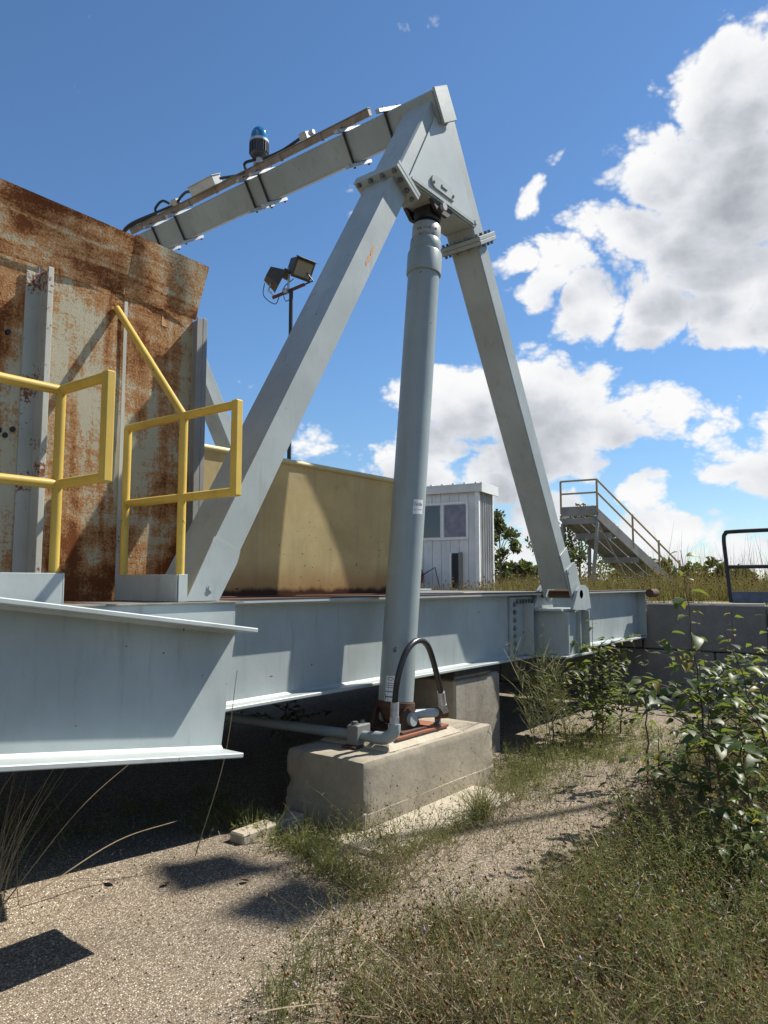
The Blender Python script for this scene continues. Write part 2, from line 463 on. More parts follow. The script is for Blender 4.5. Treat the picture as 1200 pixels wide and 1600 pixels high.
def tag(o, label=None, cat=None, group=None, kind=None):
    for k_, v_ in (('label', label), ('category', cat), ('group', group), ('kind', kind)):
        if v_:
            o[k_] = v_
    return o


def thing(name, label, cat, loc=(0, 0, 0), group=None):
    o = bpy.data.objects.new(name, None)
    o.empty_display_size = 0.1
    COL.objects.link(o)
    o.location = loc
    ORIG[o.name] = Vector(loc)
    return tag(o, label, cat, group)


def link_mesh(name, me, mat, parent=None, loc=None):
    o = bpy.data.objects.new(name, me)
    COL.objects.link(o)
    if mat is not None and len(me.materials) == 0:
        me.materials.append(mat)
    base = ORIG.get(parent.name, Vector((0, 0, 0))) if parent else Vector((0, 0, 0))
    if parent:
        o.parent = parent
        ORIG[o.name] = base          # parts sit at the local origin of their thing
        me.transform(Matrix.Translation(-base))
    elif loc is not None:
        me.transform(Matrix.Translation(-Vector(loc)))
        o.location = loc
        ORIG[o.name] = Vector(loc)
    else:
        ORIG[o.name] = Vector((0, 0, 0))
    return o


def bm_obj(name, bm, mat, parent=None, bevel=0.0, smooth=False, seg=1, loc=None):
    if bevel > 0:
        es = [e for e in bm.edges if len(e.link_faces) == 2 and e.calc_face_angle(0) > 0.6]
        if es:
            bmesh.ops.bevel(bm, geom=es, offset=bevel, segments=seg, affect='EDGES', profile=0.7)
    bmesh.ops.recalc_face_normals(bm, faces=bm.faces)
    me = bpy.data.meshes.new(name)
    bm.to_mesh(me)
    bm.free()
    if smooth:
        me.shade_smooth()
        try:
            me.set_sharp_from_angle(angle=R(38))
        except Exception:
            pass
    return link_mesh(name, me, mat, parent, loc)


def add_box(bm, c, s, rot=None):
    m = Matrix.Translation(Vector(c))
    if rot is not None:
        m = m @ (rot if isinstance(rot, Matrix) else Euler(rot).to_matrix().to_4x4())
    bmesh.ops.create_cube(bm, size=1.0, matrix=m @ Matrix.Diagonal((*s, 1)))


def box(name, c, s, mat, parent=None, rot=None, bevel=0.004, loc=None):
    bm = bmesh.new()
    add_box(bm, c, s, rot)
    return bm_obj(name, bm, mat, parent, bevel, loc=loc)


def box2(name, lo, hi, mat, parent=None, bevel=0.004, loc=None):
    lo, hi = Vector(lo), Vector(hi)
    return box(name, (lo + hi) / 2, hi - lo, mat, parent, None, bevel, loc)


def frame_of(d, ref=(0, 1, 0)):
    d = Vector(d).normalized()
    a = Vector(ref)
    if abs(a.dot(d)) > 0.98:
        a = Vector((1, 0, 0))
    x = a.cross(d).normalized()
    y = d.cross(x).normalized()
    return x, y, d


def basis(x, y, z):
    return Matrix((x, y, z)).transposed().to_4x4()


def bar(name, p0, p1, wx, wy, mat, parent=None, bevel=0.004, ref=(0, 1, 0), ext=0.0):
    """square bar from p0 to p1; wy is the width along the reference direction"""
    p0, p1 = Vector(p0), Vector(p1)
    x, y, z = frame_of(p1 - p0, ref)
    return box(name, (p0 + p1) / 2, (wx, wy, (p1 - p0).length + ext), mat, parent, basis(x, y, z), bevel)


def add_tube(bm, pts, rad, n=12, cap=True):
    pts = [Vector(p) for p in pts]
    rads = rad if isinstance(rad, (list, tuple)) else [rad] * len(pts)
    rings = []
    px_ = None
    for i, p in enumerate(pts):
        if i == 0:
            d = pts[1] - pts[0]
        elif i == len(pts) - 1:
            d = pts[-1] - pts[-2]
        else:
            d = (pts[i + 1] - p).normalized() + (p - pts[i - 1]).normalized()
        d.normalize()
        if px_ is None:
            x, y, _ = frame_of(d, (0.3, 0.9, 0.2))
        else:
            x = (px_ - d * px_.dot(d)).normalized()
            y = d.cross(x)
        px_ = x
        rings.append([bm.verts.new(p + (x * math.cos(a) + y * math.sin(a)) * rads[i])
                      for a in [2 * math.pi * j / n for j in range(n)]])
    for a, b in zip(rings, rings[1:]):
        for j in range(n):
            bm.faces.new((a[j], a[(j + 1) % n], b[(j + 1) % n], b[j]))
    if cap:
        bm.faces.new(list(reversed(rings[0])))
        bm.faces.new(rings[-1])


def tube(name, pts, rad, mat, parent=None, n=12, loc=None):
    bm = bmesh.new()
    add_tube(bm, pts, rad, n)
    return bm_obj(name, bm, mat, parent, 0, True, loc=loc)


def curve_pts(ctrl, n=24):
    """Catmull-Rom through the control points"""
    c = [Vector(p) for p in ctrl]
    c = [c[0] * 2 - c[1]] + c + [c[-1] * 2 - c[-2]]
    out = []
    segs = len(c) - 3
    for i in range(segs):
        p0, p1, p2, p3 = c[i:i + 4]
        m = max(2, n // segs)
        for j in range(m):
            t = j / m
            out.append(0.5 * ((2 * p1) + (p2 - p0) * t + (2 * p0 - 5 * p1 + 4 * p2 - p3) * t * t
                              + (3 * p1 - p0 - 3 * p2 + p3) * t ** 3))
    out.append(c[-2])
    return out


def lathe(name, p0, axis, prof, mat, parent=None, n=40):
    """prof: list of (distance along axis, radius)"""
    p0 = Vector(p0)
    x, y, z = frame_of(axis)
    bm = bmesh.new()
    rings = []
    for h, r in prof:
        rings.append([bm.verts.new(p0 + z * h + (x * math.cos(2 * math.pi * j / n) + y * math.sin(2 * math.pi * j / n)) * max(r, 1e-4))
                      for j in range(n)])
    for a, b in zip(rings, rings[1:]):
        for j in range(n):
            bm.faces.new((a[j], a[(j + 1) % n], b[(j + 1) % n], b[j]))
    bm.faces.new(list(reversed(rings[0])))
    bm.faces.new(rings[-1])
    return bm_obj(name, bm, mat, parent, 0, True)


def prism_xz(name, poly, y0, y1, mat, parent=None, bevel=0.003):
    """polygon in the X-Z plane, extruded from y0 to y1"""
    bm = bmesh.new()
    a = [bm.verts.new((x, y0, z)) for x, z in poly]
    b = [bm.verts.new((x, y1, z)) for x, z in poly]
    n = len(poly)
    bm.faces.new(a)
    bm.faces.new(list(reversed(b)))
    for i in range(n):
        bm.faces.new((a[i], b[i], b[(i + 1) % n], a[(i + 1) % n]))
    return bm_obj(name, bm, mat, parent, bevel)


_bolt = {}


def bolt(name, p, d, r, parent, mat=None, h=None):
    """hexagon bolt head with a washer; alike bolts share one mesh"""
    key = (r, h)
    if key not in _bolt:
        bm = bmesh.new()
        hh = h or r * 0.9
        for rr, z0, z1, n in ((r * 1.45, 0, hh * 0.25, 14), (r, hh * 0.25, hh * 1.2, 6)):
            lo = [bm.verts.new((rr * math.cos(2 * math.pi * j / n), rr * math.sin(2 * math.pi * j / n), z0)) for j in range(n)]
            up = [bm.verts.new((v.co.x, v.co.y, z1)) for v in lo]
            bm.faces.new(up)
            for j in range(n):
                bm.faces.new((lo[j], lo[(j + 1) % n], up[(j + 1) % n], up[j]))
        me = bpy.data.meshes.new('bolt')
        bm.to_mesh(me)
        bm.free()
        me.materials.append(mat or M['bolt'])
        _bolt[key] = me
    o = bpy.data.objects.new(name, _bolt[key])
    COL.objects.link(o)
    base = ORIG.get(parent.name, Vector())
    o.parent = parent
    o.location = Vector(p) - base
    o.rotation_euler = Vector(d).to_track_quat('Z', 'Y').to_euler()
    return o


# ------------------------------------------------------------------ setting: ground, terrain
def grid_sheet(name, xs, ys, zf, mat, keep=lambda x, y: True):
    vs, idx, fs = [], {}, []
    for i, x in enumerate(xs):
        for j, y in enumerate(ys):
            idx[i, j] = len(vs)
            vs.append((x, y, zf(x, y)))
    for i in range(len(xs) - 1):
        for j in range(len(ys) - 1):
            if keep((xs[i] + xs[i + 1]) / 2, (ys[j] + ys[j + 1]) / 2):
                fs.append((idx[i, j], idx[i + 1, j], idx[i + 1, j + 1], idx[i, j + 1]))
    me = bpy.data.meshes.new(name)
    me.from_pydata(vs, [], fs)
    me.shade_smooth()
    return tag(link_mesh(name, me, mat), kind='structure')


def gz(x, y):
    """height of the pavement: a faint swell"""
    r = 0.12 * max(0.0, min(1.0, (2.9 - x) / 1.15)) * max(0.0, min(1.0, (y - 3.27) / 0.35))
    return r + 0.008 * math.sin(x * 1.3 + 0.4) * math.sin(y * 1.7)


grid_sheet('pavement', [-4 + 0.25 * i for i in range(59)] + [10.6], [-1.2 + 0.25 * i for i in range(42)] + [9.4], gz, M['pave'])
grid_sheet('lower_ground', [-2600, -900, -300, -100, -40, -15, -8, -4, 0, 5, 10.6], [-2600, -900, -300, -100, -40, -15, -8, -4, -1.2, 1.5, 5, 9.4], lambda x, y: -0.012,
           M['soil_dark'], keep=lambda x, y: not (x > -4 and y > -1.2))
FIELD_Z = 1.24


def fz(x, y):
    d = math.hypot(x, y)
    return FIELD_Z + 0.05 * math.sin(x * 0.7) * math.cos(y * 0.6) * min(1, max(0, (d - 11) / 4)) - 0.0001 * d


xs = [-900, -300, -100, -40, -15, -5, 0, 5, 10.25] + [10.25 + 1.0 * i for i in range(1, 26)] + [45, 70, 120, 300, 900, 2600]
ys = [-2600, -900, -300, -100, -40, -15, -8, -4] + [-2 + i for i in range(11)] + [9.25] + [10 + i for i in range(16)] + [40, 70, 120, 300, 900, 2600]
grid_sheet('field_ground', xs, ys, fz, M['soil'], keep=lambda x, y: x > 10.25 or y > 9.25)

# ------------------------------------------------------------------ retaining walls of stacked concrete blocks
rw = thing('retaining_wall', 'dark grey retaining wall of stacked concrete blocks at the end of the girder', 'wall', (10.1, 0, -0.6))
bl = 1.52
for row in range(3):
    z1 = 1.222 - row * 0.607
    y = 3.40 + (0.0 if row % 2 == 0 else 0.62) - 0.004
    k_ = 0
    ys_ = []
    while y > -14:
        ys_.append((y - bl, y))
        y -= bl
    ys_ += [(3.40 + (0 if row % 2 == 0 else 0.62) + i * bl, 3.40 + (0 if row % 2 == 0 else 0.62) + (i + 1) * bl) for i in range(4)]
    for y0, y1 in ys_:
        dx = random.uniform(-0.018, 0.018) - 0.02 * row
        box2('concrete_block', (9.99 + dx, y0 + 0.006, z1 - 0.595), (10.55 + dx, y1 - 0.006, z1), M['wallblock'], rw, 0.018)
rw2 = thing('rear_pit_wall', 'shaded concrete pit wall under the far side of the platform', 'wall', (0, 9.2, -0.6))
for i in range(16):
    box2('concrete_block', (-13.5 + i * 1.5 + 0.005, 9.0, -0.6), (-12 + i * 1.5 - 0.005, 9.35, 1.2), M['wallblock'], rw2, 0.015)

# ------------------------------------------------------------------ platform: girders and deck
def i_beam(name, label, p0, p1, h, wf, tf, tw, mat, stiff=()):
    """p0, p1: ends of the web's centre line; flanges lie along Y"""
    p0, p1 = Vector(p0), Vector(p1)
    t = thing(name, label, 'girder', tuple(p0 - Vector((0, 0, h / 2))))
    d = (p1 - p0).normalized()
    up = Vector((0, -1, 0)).cross(d).normalized()
    if up.z < 0:
        up = -up
    rot = basis(d, Vector((0, 1, 0)), d.cross(Vector((0, 1, 0))))
    c, L = (p0 + p1) / 2, (p1 - p0).length
    box('web', c, (L, tw, h - 2 * tf + 0.004), mat, t, rot, 0.0015)
    for s, nm in ((1, 'top_flange'), (-1, 'bottom_flange')):
        box(nm, c + up * s * (h - tf) / 2, (L + 0.012, wf, tf), M['grey_edge'], t, rot, 0.004)
        for sy in (-1, 1):   # weld fillet between web and flange
            bm = bmesh.new()
            fil = 0.014
            q = c + up * s * (h / 2 - tf)
            a0 = q + Vector((0, sy * tw / 2, 0))
            vs = []
            for e in (-L / 2, L / 2):
                vs.append([bm.verts.new(a0 + d * e), bm.verts.new(a0 + d * e + Vector((0, sy * fil, 0))),
                           bm.verts.new(a0 + d * e - up * s * fil)])
            for i in range(3):
                bm.faces.new((vs[0][i], vs[0][(i + 1) % 3], vs[1][(i + 1) % 3], vs[1][i]))
            bm.faces.new(vs[0]); bm.faces.new(vs[1])
            bm_obj('weld', bm, mat, t)
    return t


# near, tilted girder end in front of the walkway
fg0, fg1 = Vector((-2.6, 2.78, 1.679)), Vector((2.355, 2.78, 0.9955))
fg = i_beam('platform_girder', 'large grey steel beam end in the left foreground, tilting down to the right',
            fg0, fg1, 0.585, 0.325, 0.022, 0.016, M['grey'])
# far straight girder that carries the A-frame
fb = i_beam('platform_girder', 'long straight grey steel beam passing behind the hydraulic cylinder',
            (-3.0, 3.42, 1.085), (9.90, 3.42, 1.085), 0.625, 0.235, 0.022, 0.016, M['grey'])
box2('rust_edge', (-3.0, 3.30, 1.3985), (9.9, 3.54, 1.4045), M['rust'], fb, 0)
# splice plate with bolts, leg bracket
box2('splice_plate', (6.30, 3.382, 0.80), (6.78, 3.410, 1.36), M['grey_worn'], fb, 0.004)
for i in range(7):
    bolt('bolt', (6.37, 3.382, 0.84 + i * 0.075), (0, -1, 0), 0.018, fb)
for i in range(6):
    bolt('bolt', (6.43 + i * 0.06, 3.382, 1.315), (0, -1, 0), 0.018, fb)
box2('stiffener', (6.555, 3.28, 0.80), (6.573, 3.41, 1.30), M['grey'], fb, 0.002)
for x0, x1 in ((6.70, 6.72), (6.98, 7.00), (7.20, 7.22)):
    box2('bracket_plate', (x0, 2.98, 0.805), (x1, 3.411, 1.22), M['grey'], fb, 0.003)
box2('bracket_seat', (6.60, 2.96, 0.785), (7.32, 3.411, 0.804), M['grey_worn'], fb, 0.003)
box2('bracket_top', (6.64, 3.02, 1.221), (7.26, 3.411, 1.241), M['grey'], fb, 0.003)
box2('bracket_front', (6.722, 3.02, 0.806), (6.978, 3.036, 1.215), M['grey'], fb, 0.003)
for sy in (2.93, 3.34):
    prism_xz('lug', [(6.70, 1.242), (7.14, 1.242), (7.08, 1.44), (7.0, 1.475), (6.90, 1.475), (6.82, 1.42)], sy, sy + 0.03,
             M['grey'], fb, 0.003)
tube('roller', [(9.80, 3.22, 1.36), (10.04, 3.22, 1.36)], 0.055, M['rust'], fb, 14)
box2('end_plate', (9.905, 3.31, 0.80), (9.925, 3.53, 1.39), M['grey_worn'], fb, 0.002)
# matching girder on the other side of the platform
i_beam('platform_girder', 'girder on the far side of the platform, in the shade beyond the deck',
       (-3.0, 6.86, 1.085), (9.90, 6.86, 1.085), 0.625, 0.235, 0.022, 0.016, M['grey'])

deck = thing('walkway_deck', 'steel walkway deck under the yellow railings', 'deck', (0, 3.6, 1.38))
box2('deck_plate', (-3.0, 2.95, 1.3955), (2.60, 3.295, 1.4035), M['deckplate'], deck, 0.001)
box2('deck_plate', (-3.0, 3.546, 1.3835), (2.79, 4.30, 1.3985), M['deckplate'], deck, 0.001)
box2('edge_channel', (-2.5, 2.965, 1.19), (2.545, 2.975, 1.395), M['grey'], deck, 0.001)
box2('end_channel', (2.545, 2.965, 1.19), (2.555, 3.29, 1.395), M['grey'], deck, 0.001)
td = thing('truck_deck', 'flat steel truck deck spanning between the two long beams', 'deck', (4, 5, 1.3))
for i in range(9):
    x0 = -3.0 + i * 1.43
    box2('deck_plate', (x0 + 0.004, 3.545, 1.352), (x0 + 1.426, 6.735, 1.372), M['deckplate'], td, 0.001)
for i in range(10):
    x0 = -2.9 + i * 1.4
    box2('cross_member', (x0, 3.44, 1.10), (x0 + 0.02, 6.84, 1.351), M['grey'], td, 0)
pl = tag(bpy.data.objects.new('loose_plank', None), 'weathered timber plank lying on the far beam beside the cabin', 'plank')
COL.objects.link(pl)
ORIG[pl.name] = Vector((0, 0, 0))
box2('board', (4.8, 3.57, 1.376), (6.15, 3.72, 1.410), M['weathered'], pl, 0.004)

# concrete pier under the far girder
pr_ = thing('concrete_pier', 'weathered concrete pier under the long beam, behind the cylinder footing', 'pier', (5.5, 3.4, -0.1))
box2('pier_block', (5.24, 3.34, -0.1), (6.0, 3.9, 0.70), M['pier'], pr_, 0.02)
box2('bearing_plate', (5.2, 3.32, 0.702), (5.8, 3.6, 0.771), M['darksteel'], pr_, 0.003)

# ------------------------------------------------------------------ concrete footing of the cylinder
ft = thing('concrete_footing', 'big rectangular concrete footing block carrying the hydraulic cylinder', 'footing', (4.2, 3.2, 0))
bm = bmesh.new()
add_box(bm, (4.265, 3.20, 0.19), (1.55, 0.66, 0.48))
bmesh.ops.bevel(bm, geom=[e for e in bm.edges], offset=0.032, segments=2, affect='EDGES', profile=0.6)
bmesh.ops.subdivide_edges(bm, edges=[e for e in bm.edges if e.calc_length() > 0.2], cuts=24, use_grid_fill=True)
from mathutils import noise as mnoise
for v_ in bm.verts:
    co = v_.co
    n1 = mnoise.noise(co * 4.0) * 0.003 + mnoise.noise(co * 17.0) * 0.0025
    e_ = min(abs(co.x - 3.49), abs(co.x - 5.04)) + min(abs(co.y - 2.87), abs(co.y - 3.53))
    e_ = min(e_, min(abs(co.y - 2.87), abs(co.y - 3.53), abs(co.x - 3.49), abs(co.x - 5.04)) + abs(co.z - 0.43))
    chip = max(0.0, mnoise.noise(co * 9.0 + Vector((3, 1, 7))) - 0.18) * 0.055 * max(0.0, 1 - e_ / 0.07)
    v_.co += (Vector((4.265, 3.2, 0.19)) - co).normalized() * chip + Vector((n1, -n1, n1))
bm_obj('upper_block', bm, M['block'], ft, 0, smooth=True)
bm = bmesh.new()
add_box(bm, (4.265, 3.20, 0.03), (1.556, 0.666, 0.20))
bm_obj('lower_lift', bm, M['block'], ft, 0.012)
bm = bmesh.new()
vb = [bm.verts.new(p) for p in ((3.78, 2.90, 0.432), (4.62, 2.90, 0.432), (4.62, 3.50, 0.432), (3.78, 3.50, 0.432))]
vt = [bm.verts.new(p) for p in ((3.84, 2.955, 0.475), (4.56, 2.955, 0.475), (4.56, 3.44, 0.475), (3.84, 3.44, 0.475))]
bm.faces.new(vt)
for i in range(4):
    bm.faces.new((vb[i], vb[(i + 1) % 4], vt[(i + 1) % 4], vt[i]))
bm_obj('grout_pad', bm, M['ledge'], ft)
lg = box2('footing_ledge', (3.25, 2.52, -0.15), (4.75, 2.95, 0.035), M['ledge'], None, 0.015, loc=(4.0, 2.6, 0))
tag(lg, 'low pale concrete ledge along the front of the footing block', 'ledge')
lg2 = box2('footing_ledge', (2.95, 3.32, -0.1), (3.46, 3.44, 0.06), M['ledge'], None, 0.01, loc=(3.2, 3.4, 0))
tag(lg2, 'small strip of concrete sticking out left of the footing block', 'ledge')

# ------------------------------------------------------------------ hydraulic cylinder
YA = 3.135
c0, c1 = Vector((4.150, YA, 0.62)), Vector((4.572, YA, 4.30))
ax = (c1 - c0).normalized()
L = (c1 - c0).length


def on_ax(z):
    return (z - c0.z) / ax.z


hc = thing('hydraulic_cylinder', 'tall grey hydraulic lift cylinder standing between the two A-frame legs', 'cylinder', (4.15, YA, 0.48))
lathe('barrel', c0, ax, [(0.06, 0.116), (0.065, 0.1215), (on_ax(3.88), 0.1215)], M['cyl'], hc)
lathe('collar', c0, ax, [(on_ax(3.86), 0.130), (on_ax(3.865), 0.1345), (on_ax(4.03), 0.1345), (on_ax(4.04), 0.130)], M['cyl'], hc)
lathe('collar', c0, ax, [(on_ax(4.03), 0.117), (on_ax(4.035), 0.1205), (on_ax(4.14), 0.1205), (on_ax(4.145), 0.117)], M['cyl'], hc)
hd = lathe('head', c0, ax, [(on_ax(4.135), 0.108), (on_ax(4.14), 0.111), (on_ax(4.265), 0.111), (on_ax(4.272), 0.106)], M['head'], hc)
lathe('rod', c0, ax, [(on_ax(4.26), 0.085), (on_ax(4.30), 0.085), (on_ax(4.301), 0.10), (on_ax(4.33), 0.10), (on_ax(4.331), 0.07), (on_ax(4.40), 0.07)], M['darksteel'], hc)
bm = bmesh.new()
add_box(bm, c0 + ax * on_ax(4.385), (0.17, 0.16, 0.13), basis(*frame_of(ax)))
bm_obj('rod_eye', bm, M['darksteel'], hc, 0.03, seg=2)
tube('top_pin', [(c0 + ax * on_ax(4.395)) + Vector((0, -0.165, 0)), (c0 + ax * on_ax(4.395)) + Vector((0, 0.165, 0))], 0.030, M['head'], hc, 14)
# foot: rusty yoke on a red primed plate
lathe('foot_ring', c0, ax, [(0.02, 0.120), (0.022, 0.134), (0.058, 0.134), (0.060, 0.124)], M['rust'], hc)
lathe('foot_body', c0, ax, [(-0.09, 0.055), (-0.06, 0.085), (-0.01, 0.108), (0.02, 0.115)], M['rust'], hc, 24)
box2('base_plate', (3.90, 2.935, 0.476), (4.52, 3.40, 0.496), M['redrust'], hc, 0.003)
for y_ in (YA - 0.135, YA + 0.105):
    bm = bmesh.new()
    n = 18
    prof = [(4.02, 0.498), (4.27, 0.498)] + [(4.145 + 0.085 * math.cos(a), 0.575 + 0.085 * math.sin(a)) for a in [math.pi * i / 8 for i in range(9)]]
    va = [bm.verts.new((x, y_, z)) for x, z in prof]
    vb = [bm.verts.new((x, y_ + 0.03, z)) for x, z in prof]
    bm.faces.new(va); bm.faces.new(list(reversed(vb)))
    for i in range(len(prof)):
        bm.faces.new((va[i], vb[i], vb[(i + 1) % len(prof)], va[(i + 1) % len(prof)]))
    bm_obj('foot_lug', bm, M['rust'], hc, 0.004)
tube('foot_pin', [(4.145, YA - 0.165, 0.575), (4.145, YA + 0.165, 0.575)], 0.045, M['grey_worn'], hc, 16)
box2('shoe', (3.99, 2.955, 0.4965), (4.30, 3.33, 0.514), M['rust'], hc, 0.003)
for x_, y_ in ((3.95, 2.99), (4.46, 2.99), (3.95, 3.35), (4.46, 3.35)):
    bolt('anchor_bolt', (x_, y_, 0.496), (0, 0, 1), 0.022, hc, h=0.04)


def on_cyl(theta, z, r):
    """point on the barrel: theta = 0 looks to -Y, positive turns to +X"""
    p = c0 + ax * on_ax(z)
    return p + Vector((math.sin(theta), -math.cos(theta), 0)) * r


def decal(name, th0, th1, z0, z1, mat, parent, r=0.1222, n=10, jag=0.0):
    bm = bmesh.new()
    lo = [bm.verts.new(on_cyl(th0 + (th1 - th0) * i / n, z0, r)) for i in range(n + 1)]
    hi = [bm.verts.new(on_cyl(th0 + (th1 - th0) * i / n, z1, r)) for i in range(n + 1)]
    for i in range(n):
        bm.faces.new((lo[i], lo[i + 1], hi[i + 1], hi[i]))
    return bm_obj(name, bm, mat, parent, 0, True)


def text_mesh(body, shear=0.0):
    cu = bpy.data.curves.new('t', 'FONT')
    cu.body = body
    cu.size = 1.0
    cu.shear = shear
    cu.resolution_u = 3
    o = bpy.data.objects.new('t', cu)
    COL.objects.link(o)
    dg = bpy.context.evaluated_depsgraph_get()
    me = bpy.data.meshes.new_from_object(o.evaluated_get(dg))
    bpy.data.objects.remove(o)
    me.materials.clear()
    xs_ = [v.co.x for v in me.vertices]
    w = max(xs_) - min(xs_)
    x0 = min(xs_)
    for v in me.vertices:
        v.co.x -= x0
    return me, w


def cyl_text(name, body, th, z, size, parent, r=0.1228, shear=0.0, wmax=None):
    me, w = text_mesh(body, shear)
    sx = size if wmax is None else wmax / w
    for v in me.vertices:
        x_, y_ = v.co.x * sx, v.co.y * size
        v.co = on_cyl(th + x_ / r, z + y_, r)
    return link_mesh(name, me, M['ink'], parent)


dc = decal('maker_decal', -0.66, 0.06, 1.985, 2.090, M['decal'], hc)
cyl_text('decal_lettering', 'Airoflex', -0.50, 2.045, 0.040, dc, shear=0.35, wmax=0.060)
cyl_text('decal_lettering', 'Equipment  Bulk Handling', -0.62, 2.015, 0.012, dc, wmax=0.075)
bm = bmesh.new()
add_tube(bm, [on_cyl(-0.585 + 0.055 * math.cos(a), 2.060 + 0.014 * math.sin(a), 0.1224) for a in [2 * math.pi * i / 14 for i in range(15)]], 0.0012, 5, False)
bm_obj('decal_emblem', bm, M['ink'], dc)
d2 = decal('data_plate', -1.62, -1.02, 0.765, 0.865, M['decal'], hc)
bm = bmesh.new()
add_tube(bm, [on_cyl(-1.32 + 0.17 * math.cos(a), 0.845 + 0.010 * math.sin(a), 0.1224) for a in [2 * math.pi * i / 16 for i in range(17)]], 0.0016, 5, False)
bm_obj('plate_emblem', bm, M['ink'], d2)
for i in range(3):
    decal('plate_line', -1.55, -1.10, 0.785 + i * 0.014, 0.788 + i * 0.014, M['ink'], d2, 0.1224)
d3 = decal('arrow_label', -1.62, -1.02, 0.695, 0.755, M['decal'], hc)
decal('arrow_shaft', -1.55, -1.10, 0.722, 0.729, M['ink'], d3, 0.1224)
decal('arrow_end', -1.58, -1.53, 0.708, 0.743, M['ink'], d3, 0.1224)
decal('arrow_end', -1.12, -1.07, 0.708, 0.743, M['ink'], d3, 0.1224)
# hand-written marker scrawl on the head, two lines
for z_, n_, t0, t1 in ((4.215, 46, -1.65, -0.15), (4.168, 30, -1.45, -0.4)):
    rr = random.Random(int(z_ * 100))
    pts = []
    for i in range(n_):
        th_ = t0 + (t1 - t0) * i / (n_ - 1)
        pts.append(on_cyl(th_, z_ + 0.013 * math.sin(i * 2.1) * rr.uniform(0.3, 1.2) + rr.uniform(-0.003, 0.003), 0.1118))
    bm = bmesh.new()
    cut = sorted(rr.sample(range(4, n_ - 4), 5))
    prev = 0
    for cc in cut + [n_]:
        if cc - prev >= 2:
            add_tube(bm, pts[prev:cc], 0.0016, 5, False)
        prev = cc + 1
    bm_obj('marker_scrawl', bm, M['ink'], hd)

# ------------------------------------------------------------------ hydraulic pipe and hose
hp = thing('hydraulic_pipe', 'grey hydraulic supply pipe running out from under the beam onto the footing', 'pipe', (3.87, 3.0, 0.45))
tube('pipe', [(3.80, 2.99, 0.505), (3.775, 4.9, 0.47)], 0.034, M['cyl'], hp, 16)
tube('elbow', curve_pts([(3.80, 3.03, 0.505), (3.805, 2.955, 0.510), (3.825, 2.905, 0.545), (3.83, 2.90, 0.60)], 10), 0.041, M['cyl'], hp, 14)
box2('pipe_bracket', (3.735, 3.13, 0.445), (3.875, 3.22, 0.575), M['weathered'], hp, 0.006)
box2('bracket_foot', (3.70, 3.12, 0.4315), (3.895, 3.235, 0.447), M['rust'], hp, 0.002)
bolt('bolt', (3.77, 3.175, 0.575), (0, 0, 1), 0.018, hp)
bolt('bolt', (3.845, 3.175, 0.575), (0, 0, 1), 0.018, hp)
tube('outlet', [(4.20, 3.02, 0.60), (4.43, 2.95, 0.585)], 0.030, M['grey_worn'], hp, 14)
tube('outlet_union', [(4.40, 2.96, 0.587), (4.475, 2.935, 0.582)], 0.042, M['rust'], hp, 10)
hs = thing('hydraulic_hose', 'black rubber hose looping up in front of the cylinder foot', 'hose', (3.9, 2.92, 0.5))
hpts = curve_pts([(3.83, 2.90, 0.60), (3.835, 2.90, 0.72), (3.845, 2.88, 0.90), (3.93, 2.87, 1.06), (4.06, 2.87, 1.115), (4.19, 2.88, 1.06),
                  (4.32, 2.90, 0.86), (4.41, 2.92, 0.70), (4.44, 2.93, 0.60)], 56)
tube('hose', hpts, 0.0205, M['hose'], hs, 12)
tube('hose_fitting', [(3.83, 2.90, 0.59), (3.832, 2.90, 0.645)], 0.034, M['galv'], hs, 6)
tube('hose_fitting', [(3.832, 2.90, 0.646), (3.8355, 2.90, 0.735)], 0.0275, M['galv'], hs, 14)
tube('hose_fitting', [(4.44, 2.93, 0.59), (4.425, 2.925, 0.645)], 0.034, M['galv'], hs, 6)
tube('hose_fitting', [(4.425, 2.925, 0.646), (4.395, 2.917, 0.735)], 0.0275, M['galv'], hs, 14)

# ------------------------------------------------------------------ gantry: two A-frames joined by a turned box beam
ga = thing('lifting_gantry', 'grey steel A-frame lifting gantry with a cross beam over the platform', 'gantry', (4.62, YA, 1.4))
AX, AZ, SL = 4.62, 5.335, 0.575          # apex of the leg axes, run per rise
WX, WY = 0.176, 0.262                    # leg section: across and along Y


def leg_pt(side, z, y):
    return Vector((AX + side * SL * (AZ - z), y, z))


